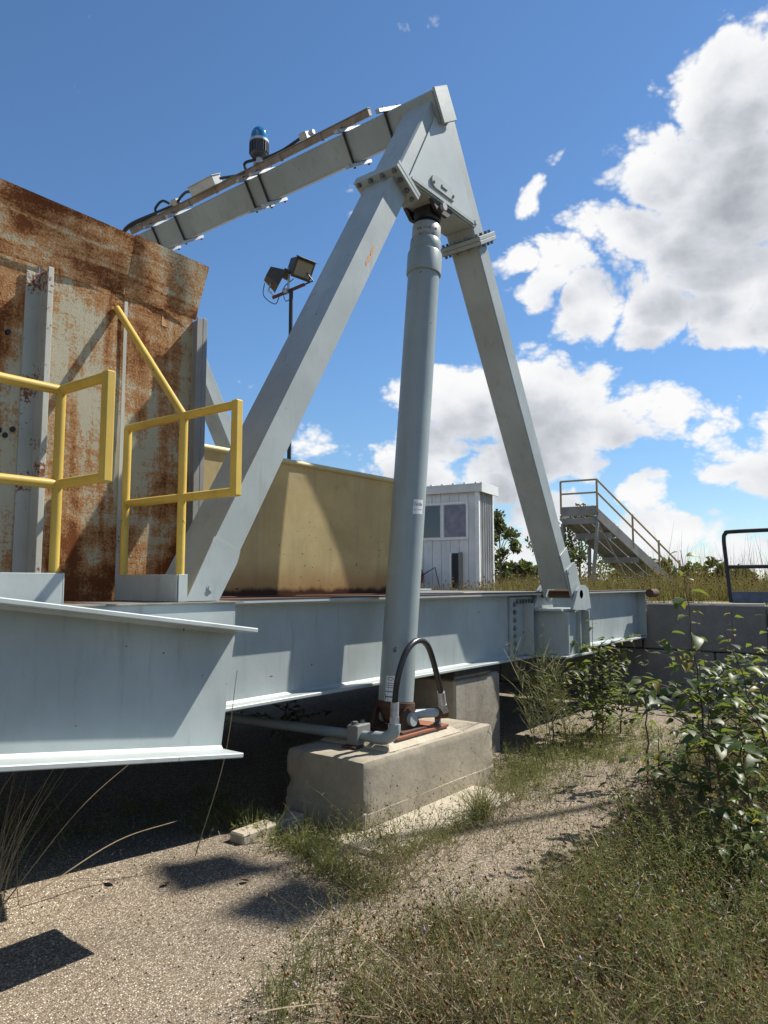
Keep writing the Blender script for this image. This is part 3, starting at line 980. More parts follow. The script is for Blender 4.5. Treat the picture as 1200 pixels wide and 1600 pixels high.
def a_frame(y, near):
    for s in (-1, 1):
        foot = 1.44 if s < 0 else 1.47
        if s < 0:
            hx = WX / 2 * math.hypot(1, SL)
            a_, b_ = leg_pt(s, 1.405, y), leg_pt(s, 4.335, y)
            prism_xz('leg', [(a_.x - hx, a_.z), (a_.x + hx, a_.z), (b_.x + hx * 0.76, b_.z - 0.044), (b_.x - hx * 0.76, b_.z + 0.044)], y - WY / 2, y + WY / 2, M['grey_clean'], ga, 0.012)
        else:
            bar('leg', leg_pt(s, foot, y), leg_pt(s, 4.335, y), WX, WY, M['grey_clean'], ga, 0.012)
        bar('upper_leg', leg_pt(s, 4.385, y), leg_pt(s, 5.25, y), WX, WY, M['grey_clean'], ga, 0.012)
        d = (leg_pt(s, 5, y) - leg_pt(s, 4, y)).normalized()
        x, yy, z = frame_of(d)
        for off, nm in ((-0.017, 'flange_plate'), (0.0175, 'flange_plate')):
            box(nm, leg_pt(s, 4.36, y) + d * off, (0.30, 0.40, 0.033), M['grey_clean'], ga, basis(x, yy, z), 0.004)
        if near:
            for i in range(4):
                for q in (-1, 1):
                    bolt('bolt', leg_pt(s, 4.36, y) + x * q * 0.122 + yy * (-0.16 + i * 0.107) - d * 0.0335, -d, 0.0135, ga, h=0.020)
                    bolt('bolt', leg_pt(s, 4.36, y) + x * q * 0.122 + yy * (-0.16 + i * 0.107) + d * 0.034, d, 0.0135, ga, h=0.020)
            for i in range(2):
                for q in (-1, 1):
                    bolt('bolt', leg_pt(s, 4.36, y) + yy * q * 0.165 + x * (-0.045 + i * 0.09) - d * 0.0335, -d, 0.0135, ga, h=0.020)
                    bolt('bolt', leg_pt(s, 4.36, y) + yy * q * 0.165 + x * (-0.045 + i * 0.09) + d * 0.034, d, 0.0135, ga, h=0.020)
    f = y - WY / 2
    for yy0, yy1 in ((f - 0.010, f - 0.001), (y + WY / 2 + 0.001, y + WY / 2 + 0.010)):
        prism_xz('gusset_plate', [(4.135, 4.425), (5.075, 4.425), (4.70, 5.09), (4.49, 5.09)], yy0, yy1, M['gusset'], ga, 0.003)
    box2('gusset_floor', (4.20, f + 0.004, 4.415), (5.03, y + WY / 2 - 0.004, 4.432), M['grey_clean'], ga, 0.002)
    prism_xz('gusset_lip', [(4.16, 4.437), (5.045, 4.437), (5.03, 4.462), (4.175, 4.462)], f - 0.022, f - 0.0105, M['grey_clean'], ga, 0.002)


a_frame(YA, True)
a_frame(YA + 3.86, False)
FY = YA - WY / 2
# foot plates of the near legs
d = (leg_pt(-1, 5, 0) - leg_pt(-1, 4, 0)).normalized()
prism_xz('foot_doubler', [(2.263, 1.408), (2.468, 1.408), (2.585, 1.60), (2.605, 1.66), (2.43, 1.735), (2.415, 1.70)], FY - 0.012, FY - 0.001, M['grey'], ga, 0.002)
bar('foot_doubler', leg_pt(1, 1.45, FY - 0.006), leg_pt(1, 1.80, FY - 0.006), 0.178, 0.010, M['grey'], ga, 0.002)
for s, yy0 in ((1, YA - 0.155), (1, YA + 0.125)):
    p = leg_pt(1, 1.50, 0)
    prism_xz('foot_cheek', [(p.x - 0.13, 1.62), (p.x + 0.06, 1.70), (p.x + 0.19, 1.46), (p.x + 0.17, 1.36), (p.x + 0.06, 1.30), (p.x - 0.02, 1.36)],
             yy0, yy0 + 0.026, M['grey_clean'], ga, 0.003)
tube('foot_pin', [(6.905, 2.93, 1.385), (6.905, 3.36, 1.385)], 0.042, M['rust'], ga, 16)
bolt('bolt', (2.41, FY - 0.0125, 1.47), (0, -1, 0), 0.016, ga, M['grey'], h=0.007)
bolt('bolt', (6.74, FY - 0.011, 1.60), (0, -1, 0), 0.020, ga, M['grey'], h=0.014)
bolt('bolt', (5.08, FY - 0.002, 4.47), (0, -1, 0), 0.020, ga, M['grey'], h=0.014)
# hand-hole cover on the gusset
bm = bmesh.new()
cx, cz, rl, rw_ = 4.575, 4.550, 0.155, 0.052
prof = []
for i in range(9):
    a = math.pi / 2 + math.pi * i / 8
    prof.append((cx - rl + rw_ * 1.0 + rw_ * math.cos(a), cz + rw_ * math.sin(a)))
prof += [(cx + rl, cz - rw_), (cx + rl, cz - rw_ * 0.2), (cx + rl - 0.05, cz + rw_)]
va = [bm.verts.new((x, FY - 0.026, z)) for x, z in prof]
vb = [bm.verts.new((x, FY - 0.0102, z)) for x, z in prof]
bm.faces.new(va)
for i in range(len(prof)):
    bm.faces.new((va[i], vb[i], vb[(i + 1) % len(prof)], va[(i + 1) % len(prof)]))
cv = bm_obj('hand_hole_cover', bm, M['grey_clean'], ga, 0.003)
box2('cover_handle', (4.545, FY - 0.034, 4.537), (4.625, FY - 0.0265, 4.563), M['grey_clean'], cv, 0.004)
for x_ in (4.445, 4.715):
    bolt('bolt', (x_, FY - 0.026, 4.535), (0, -1, 0), 0.009, cv)
# clevis for the cylinder rod
for y_ in (YA - 0.135, YA + 0.105):
    prism_xz('clevis', [(4.44, 4.4145), (4.74, 4.4145), (4.66, 4.345), (4.52, 4.345)], y_, y_ + 0.03, M['darksteel'], ga, 0.003)
# cross beam, turned to follow the right-hand legs
e1 = Vector((0.545, 0, -0.838)).normalized()
e2 = Vector((0.838, 0, 0.545)).normalized()
BC = Vector((4.560, 0, 5.212))
B1, B2 = 0.245, 0.20
rotb = basis(e1, Vector((0, 1, 0)), e1.cross(Vector((0, 1, 0))))
box('cross_beam', BC + Vector((0, (2.965 + 7.2) / 2, 0)), (B1, 7.2 - 2.965, B2), M['grey_clean'], ga, rotb, 0.012)
box('end_cap', BC + Vector((0, 2.952, 0)) - e1 * 0.0, (B1 + 0.022, 0.022, B2 + 0.022), M['grey_clean'], ga, rotb, 0.006)

# cable tray clamped to the beam
tr = thing('cable_tray', 'tan cable tray clamped along the top of the gantry cross beam', 'cable tray', tuple(BC + Vector((0, 5, 0.2))))
to = BC - e1 * (B1 / 2 + 0.055) - e2 * 0.075
box('tray', to + Vector((0, 5.25, 0)), (0.055, 3.35, 0.045), M['tan'], tr, rotb, 0.003)
box('tray_cover', to - e1 * 0.032 + Vector((0, 5.25, 0)), (0.008, 3.36, 0.055), M['weathered'], tr, rotb, 0.001)
for i, y_ in enumerate((3.42, 3.86, 4.90, 5.08, 6.16, 6.55)):
    y_ += 0.0
    for sgn, off in ((-1, 0.018), (1, 0.018)):
        box('clamp_bar', BC + e1 * sgn * (B1 / 2 + off) - e2 * 0.035 + Vector((0, y_, 0)), (0.030, 0.040, 0.36), M['galv'], tr, rotb, 0.002)
    for q in (-1, 1):
        box('clamp_rod', BC + e2 * q * (B2 / 2 + 0.014) + Vector((0, y_, 0)), (B1 + 0.09, 0.016, 0.016), M['darksteel'], tr, rotb, 0.002)
for y_ in (4.1, 4.6, 5.5, 5.9, 6.35, 6.7):
    box('tray_tie', to + Vector((0, y_, 0)), (0.075, 0.012, 0.058), M['weathered'], tr, rotb, 0.001)


def top_at(y_, up):
    return to - e1 * up + Vector((0, y_, 0))


bc = thing('warning_beacon', 'blue-domed warning beacon mounted on the gantry cross beam', 'beacon', tuple(top_at(4.88, 0.03)))
b0 = top_at(4.88, 0.03) - Vector((0, 0, 0.01))
lathe('stem', b0, (0, 0, 1), [(0, 0.05), (0.012, 0.05), (0.013, 0.026), (0.075, 0.026)], M['galv'], bc, 16)
lathe('body', b0, (0, 0, 1), [(0.07, 0.045), (0.085, 0.075), (0.10, 0.080), (0.205, 0.082), (0.21, 0.078)], M['beacon_body'], bc, 24)
for i in range(20):
    a = 2 * math.pi * i / 20
    box('fin', b0 + Vector((0.084 * math.cos(a), 0.084 * math.sin(a), 0.155)), (0.014, 0.008, 0.10), M['beacon_body'], bc, (0, 0, a), 0)
lathe('ring', b0, (0, 0, 1), [(0.208, 0.085), (0.212, 0.089), (0.232, 0.089), (0.236, 0.084)], M['galv'], bc, 28)
lathe('dome', b0, (0, 0, 1), [(0.236, 0.078), (0.29, 0.076), (0.325, 0.066), (0.350, 0.046), (0.362, 0.020), (0.364, 0.001)], M['blue'], bc, 28)
jb = thing('junction_box', 'pale grey sheet-metal junction box on the cable tray left of the beacon', 'box', tuple(top_at(5.62, 0.03)))
box('housing', top_at(5.62, 0.075), (0.085, 0.36, 0.12), M['whitebox'], jb, rotb, 0.004)
box('lid', top_at(5.62, 0.121), (0.008, 0.38, 0.135), M['whitebox'], jb, rotb, 0.002)
for q in (-1, 1):
    bolt('screw', top_at(5.62 + q * 0.16, 0.1255), -e1, 0.008, jb)
jc = thing('conduit_fitting', 'small conduit fitting on the cable tray near the rusted hopper', 'fitting', tuple(top_at(6.1, 0.03)))
box('fitting_body', top_at(6.1, 0.062), (0.065, 0.075, 0.065), M['galv'], jc, rotb, 0.006)
tube('fitting_neck', [top_at(6.14, 0.062), top_at(6.19, 0.062)], 0.02, M['galv'], jc, 10)
jd = thing('conduit_fitting', 'small conduit fitting on the cable tray between the beacon and the A-frame', 'fitting', tuple(top_at(4.28, 0.03)))
box('fitting_body', top_at(4.28, 0.062), (0.065, 0.085, 0.065), M['galv'], jd, rotb, 0.006)
tube('fitting_neck', [top_at(4.22, 0.062), top_at(4.17, 0.062)], 0.02, M['galv'], jd, 10)
for nm, ctrl, lab in (
    ('cable', [top_at(4.80, 0.05), top_at(4.70, 0.045), top_at(4.55, 0.042), top_at(4.33, 0.062)], 'black cable running from the beacon towards the A-frame'),
    ('cable', [b0 + Vector((0.0, 0.05, 0.07)), b0 + Vector((-0.03, 0.16, 0.06)), b0 + Vector((0, 0.2, -0.01)), top_at(5.40, 0.07)], 'short black cable looping from the beacon to the junction box'),
    ('cable', [top_at(5.80, 0.07), top_at(5.90, 0.10), top_at(6.00, 0.085), top_at(6.06, 0.062)], 'short black cable between junction box and conduit fitting'),
    ('cable', [top_at(6.18, 0.062), top_at(6.28, 0.13), top_at(6.42, 0.10), top_at(6.48, 0.045), top_at(6.8, 0.055), top_at(7.05, 0.03), top_at(7.2, -0.05)], 'long black cable sagging along the tray towards the rusted hopper'),
    ('cable', [top_at(6.05, 0.042), top_at(6.45, 0.06), top_at(6.9, 0.075), top_at(7.1, 0.02), top_at(7.2, -0.08)], 'second black cable beside the long one at the far tray end'),
):
    o = tube(nm, curve_pts(ctrl, 30), 0.014, M['hose'], None, 8, loc=tuple(ctrl[0]))
    tag(o, lab, 'cable', 'cables on the gantry tray')

# ------------------------------------------------------------------ rusted hopper wall on the left
hw = thing('rusted_hopper', 'rust-streaked cream steel hopper wall with a flared top behind the yellow railings', 'hopper', (2, 3.66, 1.4))
YP = 3.64
for i, (x0, x1) in enumerate(((-2.2, 0.48), (0.482, 1.79), (1.792, 2.285), (2.287, 2.755))):
    dy = (0.0, 0.004, 0.0, 0.005)[i]
    bm = bmesh.new()
    nx, nz = 10, 12
    rr = random.Random(i)
    ph = rr.uniform(0, 6)
    for sy in (0, 1):
        pass
    grid = []
    for a in range(nx + 1):
        for b in range(nz + 1):
            u_, w_ = a / nx, b / nz
            y_ = YP + dy + 0.008 * math.sin(u_ * 3.1 + ph) * math.sin(w_ * math.pi * 1.5) + 0.004 * math.sin(w_ * 9 + ph)
            if a in (0, nx):
                y_ = YP + dy
            grid.append(bm.verts.new((x0 + (x1 - x0) * u_, y_, 1.40 + 1.725 * w_)))
    for a in range(nx):
        for b in range(nz):
            q = a * (nz + 1) + b
            bm.faces.new((grid[q], grid[q + 1], grid[q + nz + 2], grid[q + nz + 1]))
    bmesh.ops.solidify(bm, geom=bm.faces[:], thickness=-0.012)
    bm_obj('wall_panel', bm, M['rustplate'], hw, 0, True)
for x0, x1 in ((-2.2, 0.65), (0.652, 2.265), (2.268, 2.785)):
    bm = bmesh.new()
    v4 = [(x0, YP - 0.012, 3.110), (x1 - (0.02 if x1 > 2.7 else 0), YP - 0.012, 3.110), (x1, YP - 0.108, 3.432), (x0, YP - 0.108, 3.445)]
    nx, nz = 12, 5
    gr = []
    for a in range(nx + 1):
        for b in range(nz + 1):
            p = Vector(v4[0]).lerp(Vector(v4[1]), a / nx).lerp(Vector(v4[3]).lerp(Vector(v4[2]), a / nx), b / nz)
            p.y += 0.006 * math.sin(a * 0.9 + x0) * math.sin(b / nz * math.pi)
            p.z += (0.004 * math.sin(a * 1.7 + x0) if b == 0 else 0)
            gr.append(bm.verts.new(p))
    for a in range(nx):
        for b in range(nz):
            q = a * (nz + 1) + b
            bm.faces.new((gr[q], gr[q + 1], gr[q + nz + 2], gr[q + nz + 1]))
    bmesh.ops.solidify(bm, geom=bm.faces[:], thickness=-0.010)
    bm_obj('flared_panel', bm, M['rusttop'], hw, 0, True)
# stiffening sections: I-shaped uprights against the sheet
for xc, zt, dpt, nm in ((1.795, 3.075, 0.085, 'stiffener'), (-0.6, 3.075, 0.085, 'stiffener')):
    box2(nm, (xc - 0.006, YP - dpt, 1.40), (xc + 0.006, YP - 0.012, zt), M['cream_steel'], hw, 0.001)
    box2(nm, (xc - 0.008, YP - dpt - 0.012, 1.40), (xc + 0.024, YP - dpt - 0.0005, zt + 0.02), M['cream_steel'], hw, 0.003)
    box2(nm, (xc - 0.075, YP - 0.0115, 1.40), (xc + 0.030, YP - 0.002, zt), M['cream_steel'], hw, 0.002)
box2('end_post', (2.758, YP - 0.095, 1.40), (2.792, YP + 0.08, 3.105), M['weathered'], hw, 0.003)
box2('end_post', (2.715, YP - 0.095, 1.40), (2.757, YP - 0.085, 3.10), M['weathered'], hw, 0.002)
box2('return_wall', (2.76, YP + 0.081, 1.40), (2.79, YP + 2.4, 3.05), M['rustplate'], hw, 0.002)
box2('seam_strip', (2.272, YP - 0.016, 1.41), (2.294, YP - 0.0125, 3.08), M['cream_steel'], hw, 0.001)
for x_, z_ in ((1.645, 2.73), (1.625, 2.235), (1.69, 2.25), (1.655, 2.215), (1.60, 2.225)):
    bm = bmesh.new()
    n = 10
    v = [bm.verts.new((x_ + 0.012 * math.cos(2 * math.pi * i / n), YP - 0.0145, z_ + 0.014 * math.sin(2 * math.pi * i / n))) for i in range(n)]
    w_ = [bm.verts.new((q.co.x, YP + 0.004, q.co.z)) for q in v]
    bm.faces.new(v)
    for i in range(n):
        bm.faces.new((v[i], w_[i], w_[(i + 1) % n], v[(i + 1) % n]))
    bm_obj('rust_hole', bm, M['ink'], hw)

# ------------------------------------------------------------------ mustard side wall
yw = thing('yellow_side_wall', 'mustard-yellow steel side wall with a rolled top edge behind the cylinder', 'wall', (3.8, 3.66, 1.4))
YW = 3.65
bm = bmesh.new()
gr = []
nx, nz = 16, 6
for a in range(nx + 1):
    for b in range(nz + 1):
        u_, w_ = a / nx, b / nz
        gr.append(bm.verts.new((2.80 + 2.02 * u_, YW + 0.012 * math.sin(u_ * 5 + 1) * math.sin(w_ * math.pi), 1.40 + 0.925 * w_)))
for a in range(nx):
    for b in range(nz):
        q = a * (nz + 1) + b
        bm.faces.new((gr[q], gr[q + 1], gr[q + nz + 2], gr[q + nz + 1]))
bmesh.ops.solidify(bm, geom=bm.faces[:], thickness=-0.012)
bm_obj('sheet', bm, M['mustard'], yw, 0, True)
tube('rolled_edge', [(2.80, YW - 0.004, 2.335), (3.8, YW - 0.003, 2.338), (4.83, YW - 0.004, 2.336)], 0.020, M['mustard'], yw, 10)
box2('end_flange', (4.821, YW - 0.04, 1.40), (4.835, YW + 0.05, 2.33), M['mustard'], yw, 0.002)
box2('foot_angle', (2.80, YW - 0.06, 1.4055), (4.82, YW - 0.012, 1.4135), M['rust'], yw, 0.001)

# ------------------------------------------------------------------ yellow railings
RT, RM = 2.327, 1.917
rp = 0.0212
ra = thing('yellow_railing', 'yellow pipe railing with a short open wing, at the left edge', 'railing', (1.6, 3.0, 1.4), 'yellow railings')
XL, YR = 1.604, 3.02
for z_, nm in ((RT, 'top_rail'), (RM, 'mid_rail')):
    tube(nm, [(-2.4, YR, z_), (XL, YR, z_)], rp, M['yellow'], ra, 14)
tube('post', [(XL, YR, 1.4035), (XL, YR, RT)], rp, M['yellow'], ra, 14)
for x_ in (0.3, -1.1):
    tube('post', [(x_, YR, 1.4035), (x_, YR, RT)], rp, M['yellow'], ra, 14)


def wing(par, x, y0, y1):
    tube('wing_rail', [(x, y0, RT), (x, y1, RT)], rp, M['yellow'], par, 14)
    tube('wing_rail', [(x, y0, RM), (x, y1, RM)], rp, M['yellow'], par, 14)
    bar('wing_end', (x, y1, RM - rp), (x, y1, RT + rp), 0.042, 0.042, M['yellow'], par, 0.006)


wing(ra, XL, YR, 2.653)
box2('toe_board', (-2.4, YR - 0.032, 1.406), (XL + 0.025, YR - 0.0255, 1.539), M['grey'], ra, 0.002)
box2('toe_board_end', (XL + 0.0255, YR - 0.032, 1.406), (XL + 0.032, YR + 0.03, 1.539), M['grey'], ra, 0.001)
rb = thing('yellow_railing', 'yellow pipe railing panel with a slanting brace up to the hopper, beside the A-frame foot', 'railing', (2.24, 3.0, 1.4), 'yellow railings')
XR = 2.238
for y_ in (3.010, 3.495):
    tube('post', [(XR, y_, 1.4), (XR, y_, RT)], rp, M['yellow'], rb, 14)
tube('top_rail', [(XR, 3.495, RT), (XR, 3.010, RT)], rp, M['yellow'], rb, 14)
tube('mid_rail', [(XR, 3.495, RM), (XR, 3.010, RM)], rp, M['yellow'], rb, 14)
wing(rb, XR, 3.010, 2.612)
tube('brace', [(XR, 3.010, RT), (XR - 0.01, YP - 0.010, 3.025)], rp * 0.92, M['yellow'], rb, 14)
box2('toe_board', (XR - 0.033, 2.99, 1.406), (XR - 0.0265, 3.52, 1.539), M['grey'], rb, 0.002)
box2('toe_board_end', (XR - 0.026, 2.982, 1.406), (XR + 0.026, 2.9895, 1.539), M['grey'], rb, 0.001)

# ------------------------------------------------------------------ floodlight poles
def flood(par, c, aim, s=1.0):
    x, y, z = frame_of(aim, (0, 0, 1))
    rot = basis(x, y, z)
    c = Vector(c)
    bm = bmesh.new()
    back, front = [], []
    for sx, sy in ((-1, -1), (1, -1), (1, 1), (-1, 1)):
        back.append(bm.verts.new(c + (x * sx * 0.13 + y * sy * 0.10 - z * 0.15) * s))
        front.append(bm.verts.new(c + (x * sx * 0.20 + y * sy * 0.17 + z * 0.13) * s))
    bm.faces.new(back); bm.faces.new(front)
    for i in range(4):
        bm.faces.new((back[i], back[(i + 1) % 4], front[(i + 1) % 4], front[i]))
    h = bm_obj('lamp_housing', bm, M['lamp_body'], par, 0.012 * s)
    box('lamp_visor', c + (y * 0.182 + z * 0.16) * s, (0.42 * s, 0.012, 0.14 * s), M['lamp_body'], h, rot, 0.002)
    box('lamp_lens', c + z * 0.1335 * s, (0.34 * s, 0.26 * s, 0.012), M['lamp_glass'], h, rot, 0.002)
    box('lamp_rim', c + z * 0.128 * s, (0.415 * s, 0.355 * s, 0.02), M['lamp_body'], h, rot, 0.003)
    return x, y, z


pole = thing('floodlight_pole', 'tall thin dark pole with two floodlights behind the left A-frame leg', 'floodlight', (8.86, 8.97, 1.2))
tube('pole', [(8.86, 8.97, 1.15), (8.86, 8.97, 6.62)], 0.036, M['blackpaint'], pole, 12)
lat = Vector((math.sin(TH), -math.cos(TH), 0))
fwd = Vector((math.cos(TH), math.sin(TH), 0))
pt = Vector((8.86, 8.97, 6.60))
bar('crossarm', pt - lat * 0.33 + Vector((0, 0, -0.13)), pt + lat * 0.24 + Vector((0, 0, 0.12)), 0.055, 0.05, M['lamp_bracket'], pole, 0.003)
fa = pt + lat * 0.14 + Vector((0, 0, 0.42))
fb2 = pt - lat * 0.30 + Vector((0, 0, 0.24))
flood(pole, fa, (lat * 0.75 - fwd * 0.75 + Vector((0, 0, -0.62))), 1.0)
flood(pole, fb2, (lat * 0.9 + fwd * 0.30 + Vector((0, 0, -0.45))), 0.92)
for cc, off in ((fa, lat * 0.24), (fb2, -lat * 0.10)):
    tube('yoke', [cc + off * 0.4 + Vector((0, 0, -0.05)), cc + off + Vector((0, 0, -0.24)), pt + (lat * 0.2 if cc is fa else -lat * 0.28) + Vector((0, 0, 0.10 if cc is fa else -0.10))], 0.017, M['galv'] if cc is fb2 else M['lamp_body'], pole, 8)
tube('yoke', [fa - lat * 0.18, pt - lat * 0.05 + Vector((0, 0, 0.02))], 0.02, M['galv'], pole, 8)
tube('lamp_cord', curve_pts([fb2 - lat * 0.17 + Vector((0, 0, -0.1)), fb2 - lat * 0.18 + Vector((0, 0, -0.33)), pt - lat * 0.28 + Vector((0, 0, -0.24)), pt - lat * 0.2 + Vector((0, 0, -0.08))], 18), 0.008, M['hose'], pole, 6)
tube('lamp_cord', curve_pts([fa - lat * 0.1 + Vector((0, 0, -0.2)), pt - lat * 0.13 + Vector((0, 0, 0.05)), pt - lat * 0.1 + Vector((0, 0, -0.18)), pt + Vector((0, 0, -0.14))], 18), 0.008, M['hose'], pole, 6)
box('splice_box', pt - lat * 0.10 + Vector((0, 0, -0.01)), (0.09, 0.09, 0.09), M['galv'], pole, None, 0.008)

# ------------------------------------------------------------------ cabin
CB = Vector((14.10, 8.36, FIELD_Z - 0.03))
cb = thing('cabin', 'small white corrugated control cabin with a sliding window behind the cylinder', 'cabin', tuple(CB))
ca = R(10)
cxv = Vector((math.cos(ca), math.sin(ca), 0))     # along the corrugated wall
cyv = Vector((-math.sin(ca), math.cos(ca), 0))    # along the window wall
crot = basis(cxv, cyv, Vector((0, 0, 1)))


def cpt(x, y, z):
    return CB + cxv * x + cyv * y + Vector((0, 0, z))


CH = 2.36
box('inner_shell', cpt(0.49, 1.1, CH / 2 - 0.02), (0.90, 2.12, CH - 0.1), M['cabin'], cb, crot, 0)
for i in range(10):     # board panels of the window wall
    y0 = i * 0.22
    z0, z1 = 0.0, CH
    if 0.24 < y0 + 0.11 < 1.32 + 0.11:
        box('wall_panel', cpt(0.02, y0 + 0.11, 0.64), (0.03, 0.213, 1.28), M['cabin'], cb, crot, 0.003)
        box('wall_panel', cpt(0.02, y0 + 0.11, 2.21), (0.03, 0.213, 0.30), M['cabin'], cb, crot, 0.003)
    else:
        box('wall_panel', cpt(0.02, y0 + 0.11, CH / 2), (0.03, 0.213, CH), M['cabin'], cb, crot, 0.003)
wn = box('window', cpt(0.012, 0.86, 1.67), (0.03, 1.26, 0.84), M['cabin_trim'], cb, crot, 0.004)
box('pane', cpt(-0.008, 0.53, 1.67), (0.012, 0.52, 0.72), M['pane_reflection'], wn, crot, 0)
box('pane', cpt(-0.008, 1.17, 1.67), (0.012, 0.54, 0.72), M['glass'], wn, crot, 0)
box('mullion', cpt(-0.014, 0.83, 1.67), (0.024, 0.055, 0.80), M['cabin_trim'], wn, crot, 0.002)
for z_ in (1.27, 2.07):
    box('window_rail', cpt(-0.014, 0.86, z_), (0.03, 1.30, 0.055), M['cabin_trim'], wn, crot, 0.002)
for y_ in (0.235, 1.475):
    box('window_stile', cpt(-0.013, y_, 1.67), (0.03, 0.055, 0.745), M['cabin_trim'], wn, crot, 0.002)
for i in range(6):      # corrugated sheets on the sunny side
    x0 = 0.04 + i * 0.148
    bm = bmesh.new()
    prof = [(0, 0), (0.05, 0), (0.07, -0.032), (0.10, -0.032), (0.12, 0), (0.148, 0)]
    lo = [bm.verts.new(cpt(x0 + a, b - 0.012, 0.0)) for a, b in prof]
    hi = [bm.verts.new(cpt(x0 + a, b - 0.012, CH - 0.02)) for a, b in prof]
    for j in range(5):
        bm.faces.new((lo[j], lo[j + 1], hi[j + 1], hi[j]))
    bmesh.ops.solidify(bm, geom=bm.faces[:], thickness=0.004)
    bm_obj('corrugated_sheet', bm, M['cabin'], cb)
box('corner_trim', cpt(0.0, -0.006, CH / 2), (0.09, 0.09, CH), M['cabin_trim'], cb, crot, 0.004)
box('corner_trim', cpt(0.94, 0.0, CH / 2), (0.06, 0.08, CH), M['cabin_trim'], cb, crot, 0.004)
rf = box('roof', cpt(0.46, 1.08, CH + 0.10), (1.10, 2.42, 0.04), M['cabin'], cb, basis(cxv, cyv, Vector((0, 0, 1))), 0.004)
box('fascia', cpt(-0.07, 1.08, CH + 0.03), (0.03, 2.40, 0.19), M['cabin'], rf, crot, 0.003)
box('fascia', cpt(0.47, -0.13, CH + 0.035), (1.12, 0.03, 0.22), M['cabin'], rf, crot, 0.003)
for i in range(9):
    box('roof_rib', cpt(0.46, 0.0 + i * 0.27, CH + 0.135), (1.10, 0.04, 0.03), M['cabin'], rf, crot, 0)
box('vent_board', cpt(-0.03, 0.40, 0.55), (0.06, 0.08, 0.82), M['weathered'], cb, crot, 0.004)
box('vent_board', cpt(-0.03, 0.64, 0.55), (0.06, 0.05, 0.80), M['cabin_trim'], cb, crot, 0.004)
box('vent_slot', cpt(-0.004, 0.52, 0.55), (0.03, 0.17, 0.78), M['ink'], cb, crot, 0)
rd = thing('red_reel', 'small faded red hose reel in the grass below the cabin window', 'reel', tuple(cpt(-0.35, 1.35, 0)))
lathe('drum', cpt(-0.35, 1.25, 0.42), tuple(cyv), [(0, 0.20), (0.03, 0.20), (0.031, 0.12), (0.16, 0.12), (0.161, 0.20), (0.19, 0.20)], M['red'], rd, 20)
tube('stand', [cpt(-0.35, 1.24, 0.42), cpt(-0.30, 0.9, 0.62), cpt(-0.3, 0.75, 0.0)], 0.014, M['blackpaint'], rd, 6)

# ------------------------------------------------------------------ access stair far right
ST = 24.0
o_ = Vector((0, 0, 0))


def cpos(u_px, d, z):   # a spot in the field: bearing given by its place, distance d along the view axis
    return fwd * d + lat * ((u_px - 600) / 1150 * d) + Vector((0, 0, z))


sa = cpos(878, 24.2, 0)
sb = cpos(935, 23.6, 0)
wv = (sb - sa)
wv.z = 0
wdir = wv.normalized()
run = Vector((0, 0, 1)).cross(wdir)
run = (fwd * 0.62 + lat * 0.78).normalized()
zt, zb = 3.82, FIELD_Z + 0.25
nr = 4.9
sr = thing('access_stair', 'grey steel access stair and platform with ochre handrails standing in the grass', 'stair', (sa.x, sa.y, FIELD_Z))
plat = 0.55


def spt(w, r, z):
    return sa + wdir * w + run * r + Vector((0, 0, z))


W = wv.length
rr_ = bpy.context
bar('platform_edge', spt(0, 0, zt), spt(W, 0, zt), 0.30, 0.07, M['weathered'], sr, 0.01, ref=tuple(run))
bar('platform_edge', spt(0, 0.04, zt - 0.33), spt(W, 0.04, zt - 0.33), 0.20, 0.07, M['weathered'], sr, 0.01, ref=tuple(run))
end = spt(0, nr, 0)
for w_ in (0, W):
    bar('stringer', spt(w_, 0.0, zt - 0.12), spt(w_, nr, zb - 0.35), 0.05, 0.34, M['weathered'], sr, 0.01, ref=(0, 0, 1))
ns = 13
for i in range(4):
    for q_ in range(3):
        f0, f1 = (i + 0.03) / 4, (i + 0.97) / 4
        w0 = W * (q_ + 0.5) / 3
        za, zc = [(zt - 0.20) * (1 - f) + (zb - 0.43) * f for f in (f0, f1)]
        bar('grating_panel', spt(w0, nr * f0, za), spt(w0, nr * f1, zc), 0.04, W / 3 - 0.05, M['grate'], sr, 0.003, ref=tuple(wdir))
for i in (2, 6, 10):
    f_ = i / ns
    z_ = (zt - 0.18) * (1 - f_) + (zb - 0.35) * f_ - 0.22
    bar('cross_member', spt(0, nr * f_, z_), spt(W, nr * f_, z_), 0.20, 0.05, M['weathered'], sr, 0.004, ref=tuple(run))
for w_, r_, dz, lean in ((0.02, 0.05, -0.4, -0.25), (W - 0.02, 0.05, -0.4, -0.35), (0.05, 1.4, -1.1, -0.1), (W - 0.1, 2.6, -1.95, -0.1)):
    bar('support_leg', spt(w_, r_, zt + dz), spt(w_ + lean * 0.9, r_ + 0.1, FIELD_Z - 0.1), 0.16, 0.08, M['weathered'], sr, 0.01)
tube('brace_rod', [spt(W - 0.02, 0.1, zt - 0.5), spt(W + 0.1, 1.7, FIELD_Z)], 0.03, M['weathered'], sr, 6)
rail_h = 1.0
tp = [spt(0.0, 0, zt + 0.12), spt(W, 0, zt + 0.12)]
hr = thing('stair_handrail', 'thin ochre handrail along the access stair and its platform', 'handrail', (sb.x, sb.y, zt))
for p in tp:
    tube('post', [p + Vector((0, 0, -0.2)), p + Vector((0, 0, rail_h - 0.12))], 0.034, M['ochre'], hr, 8)
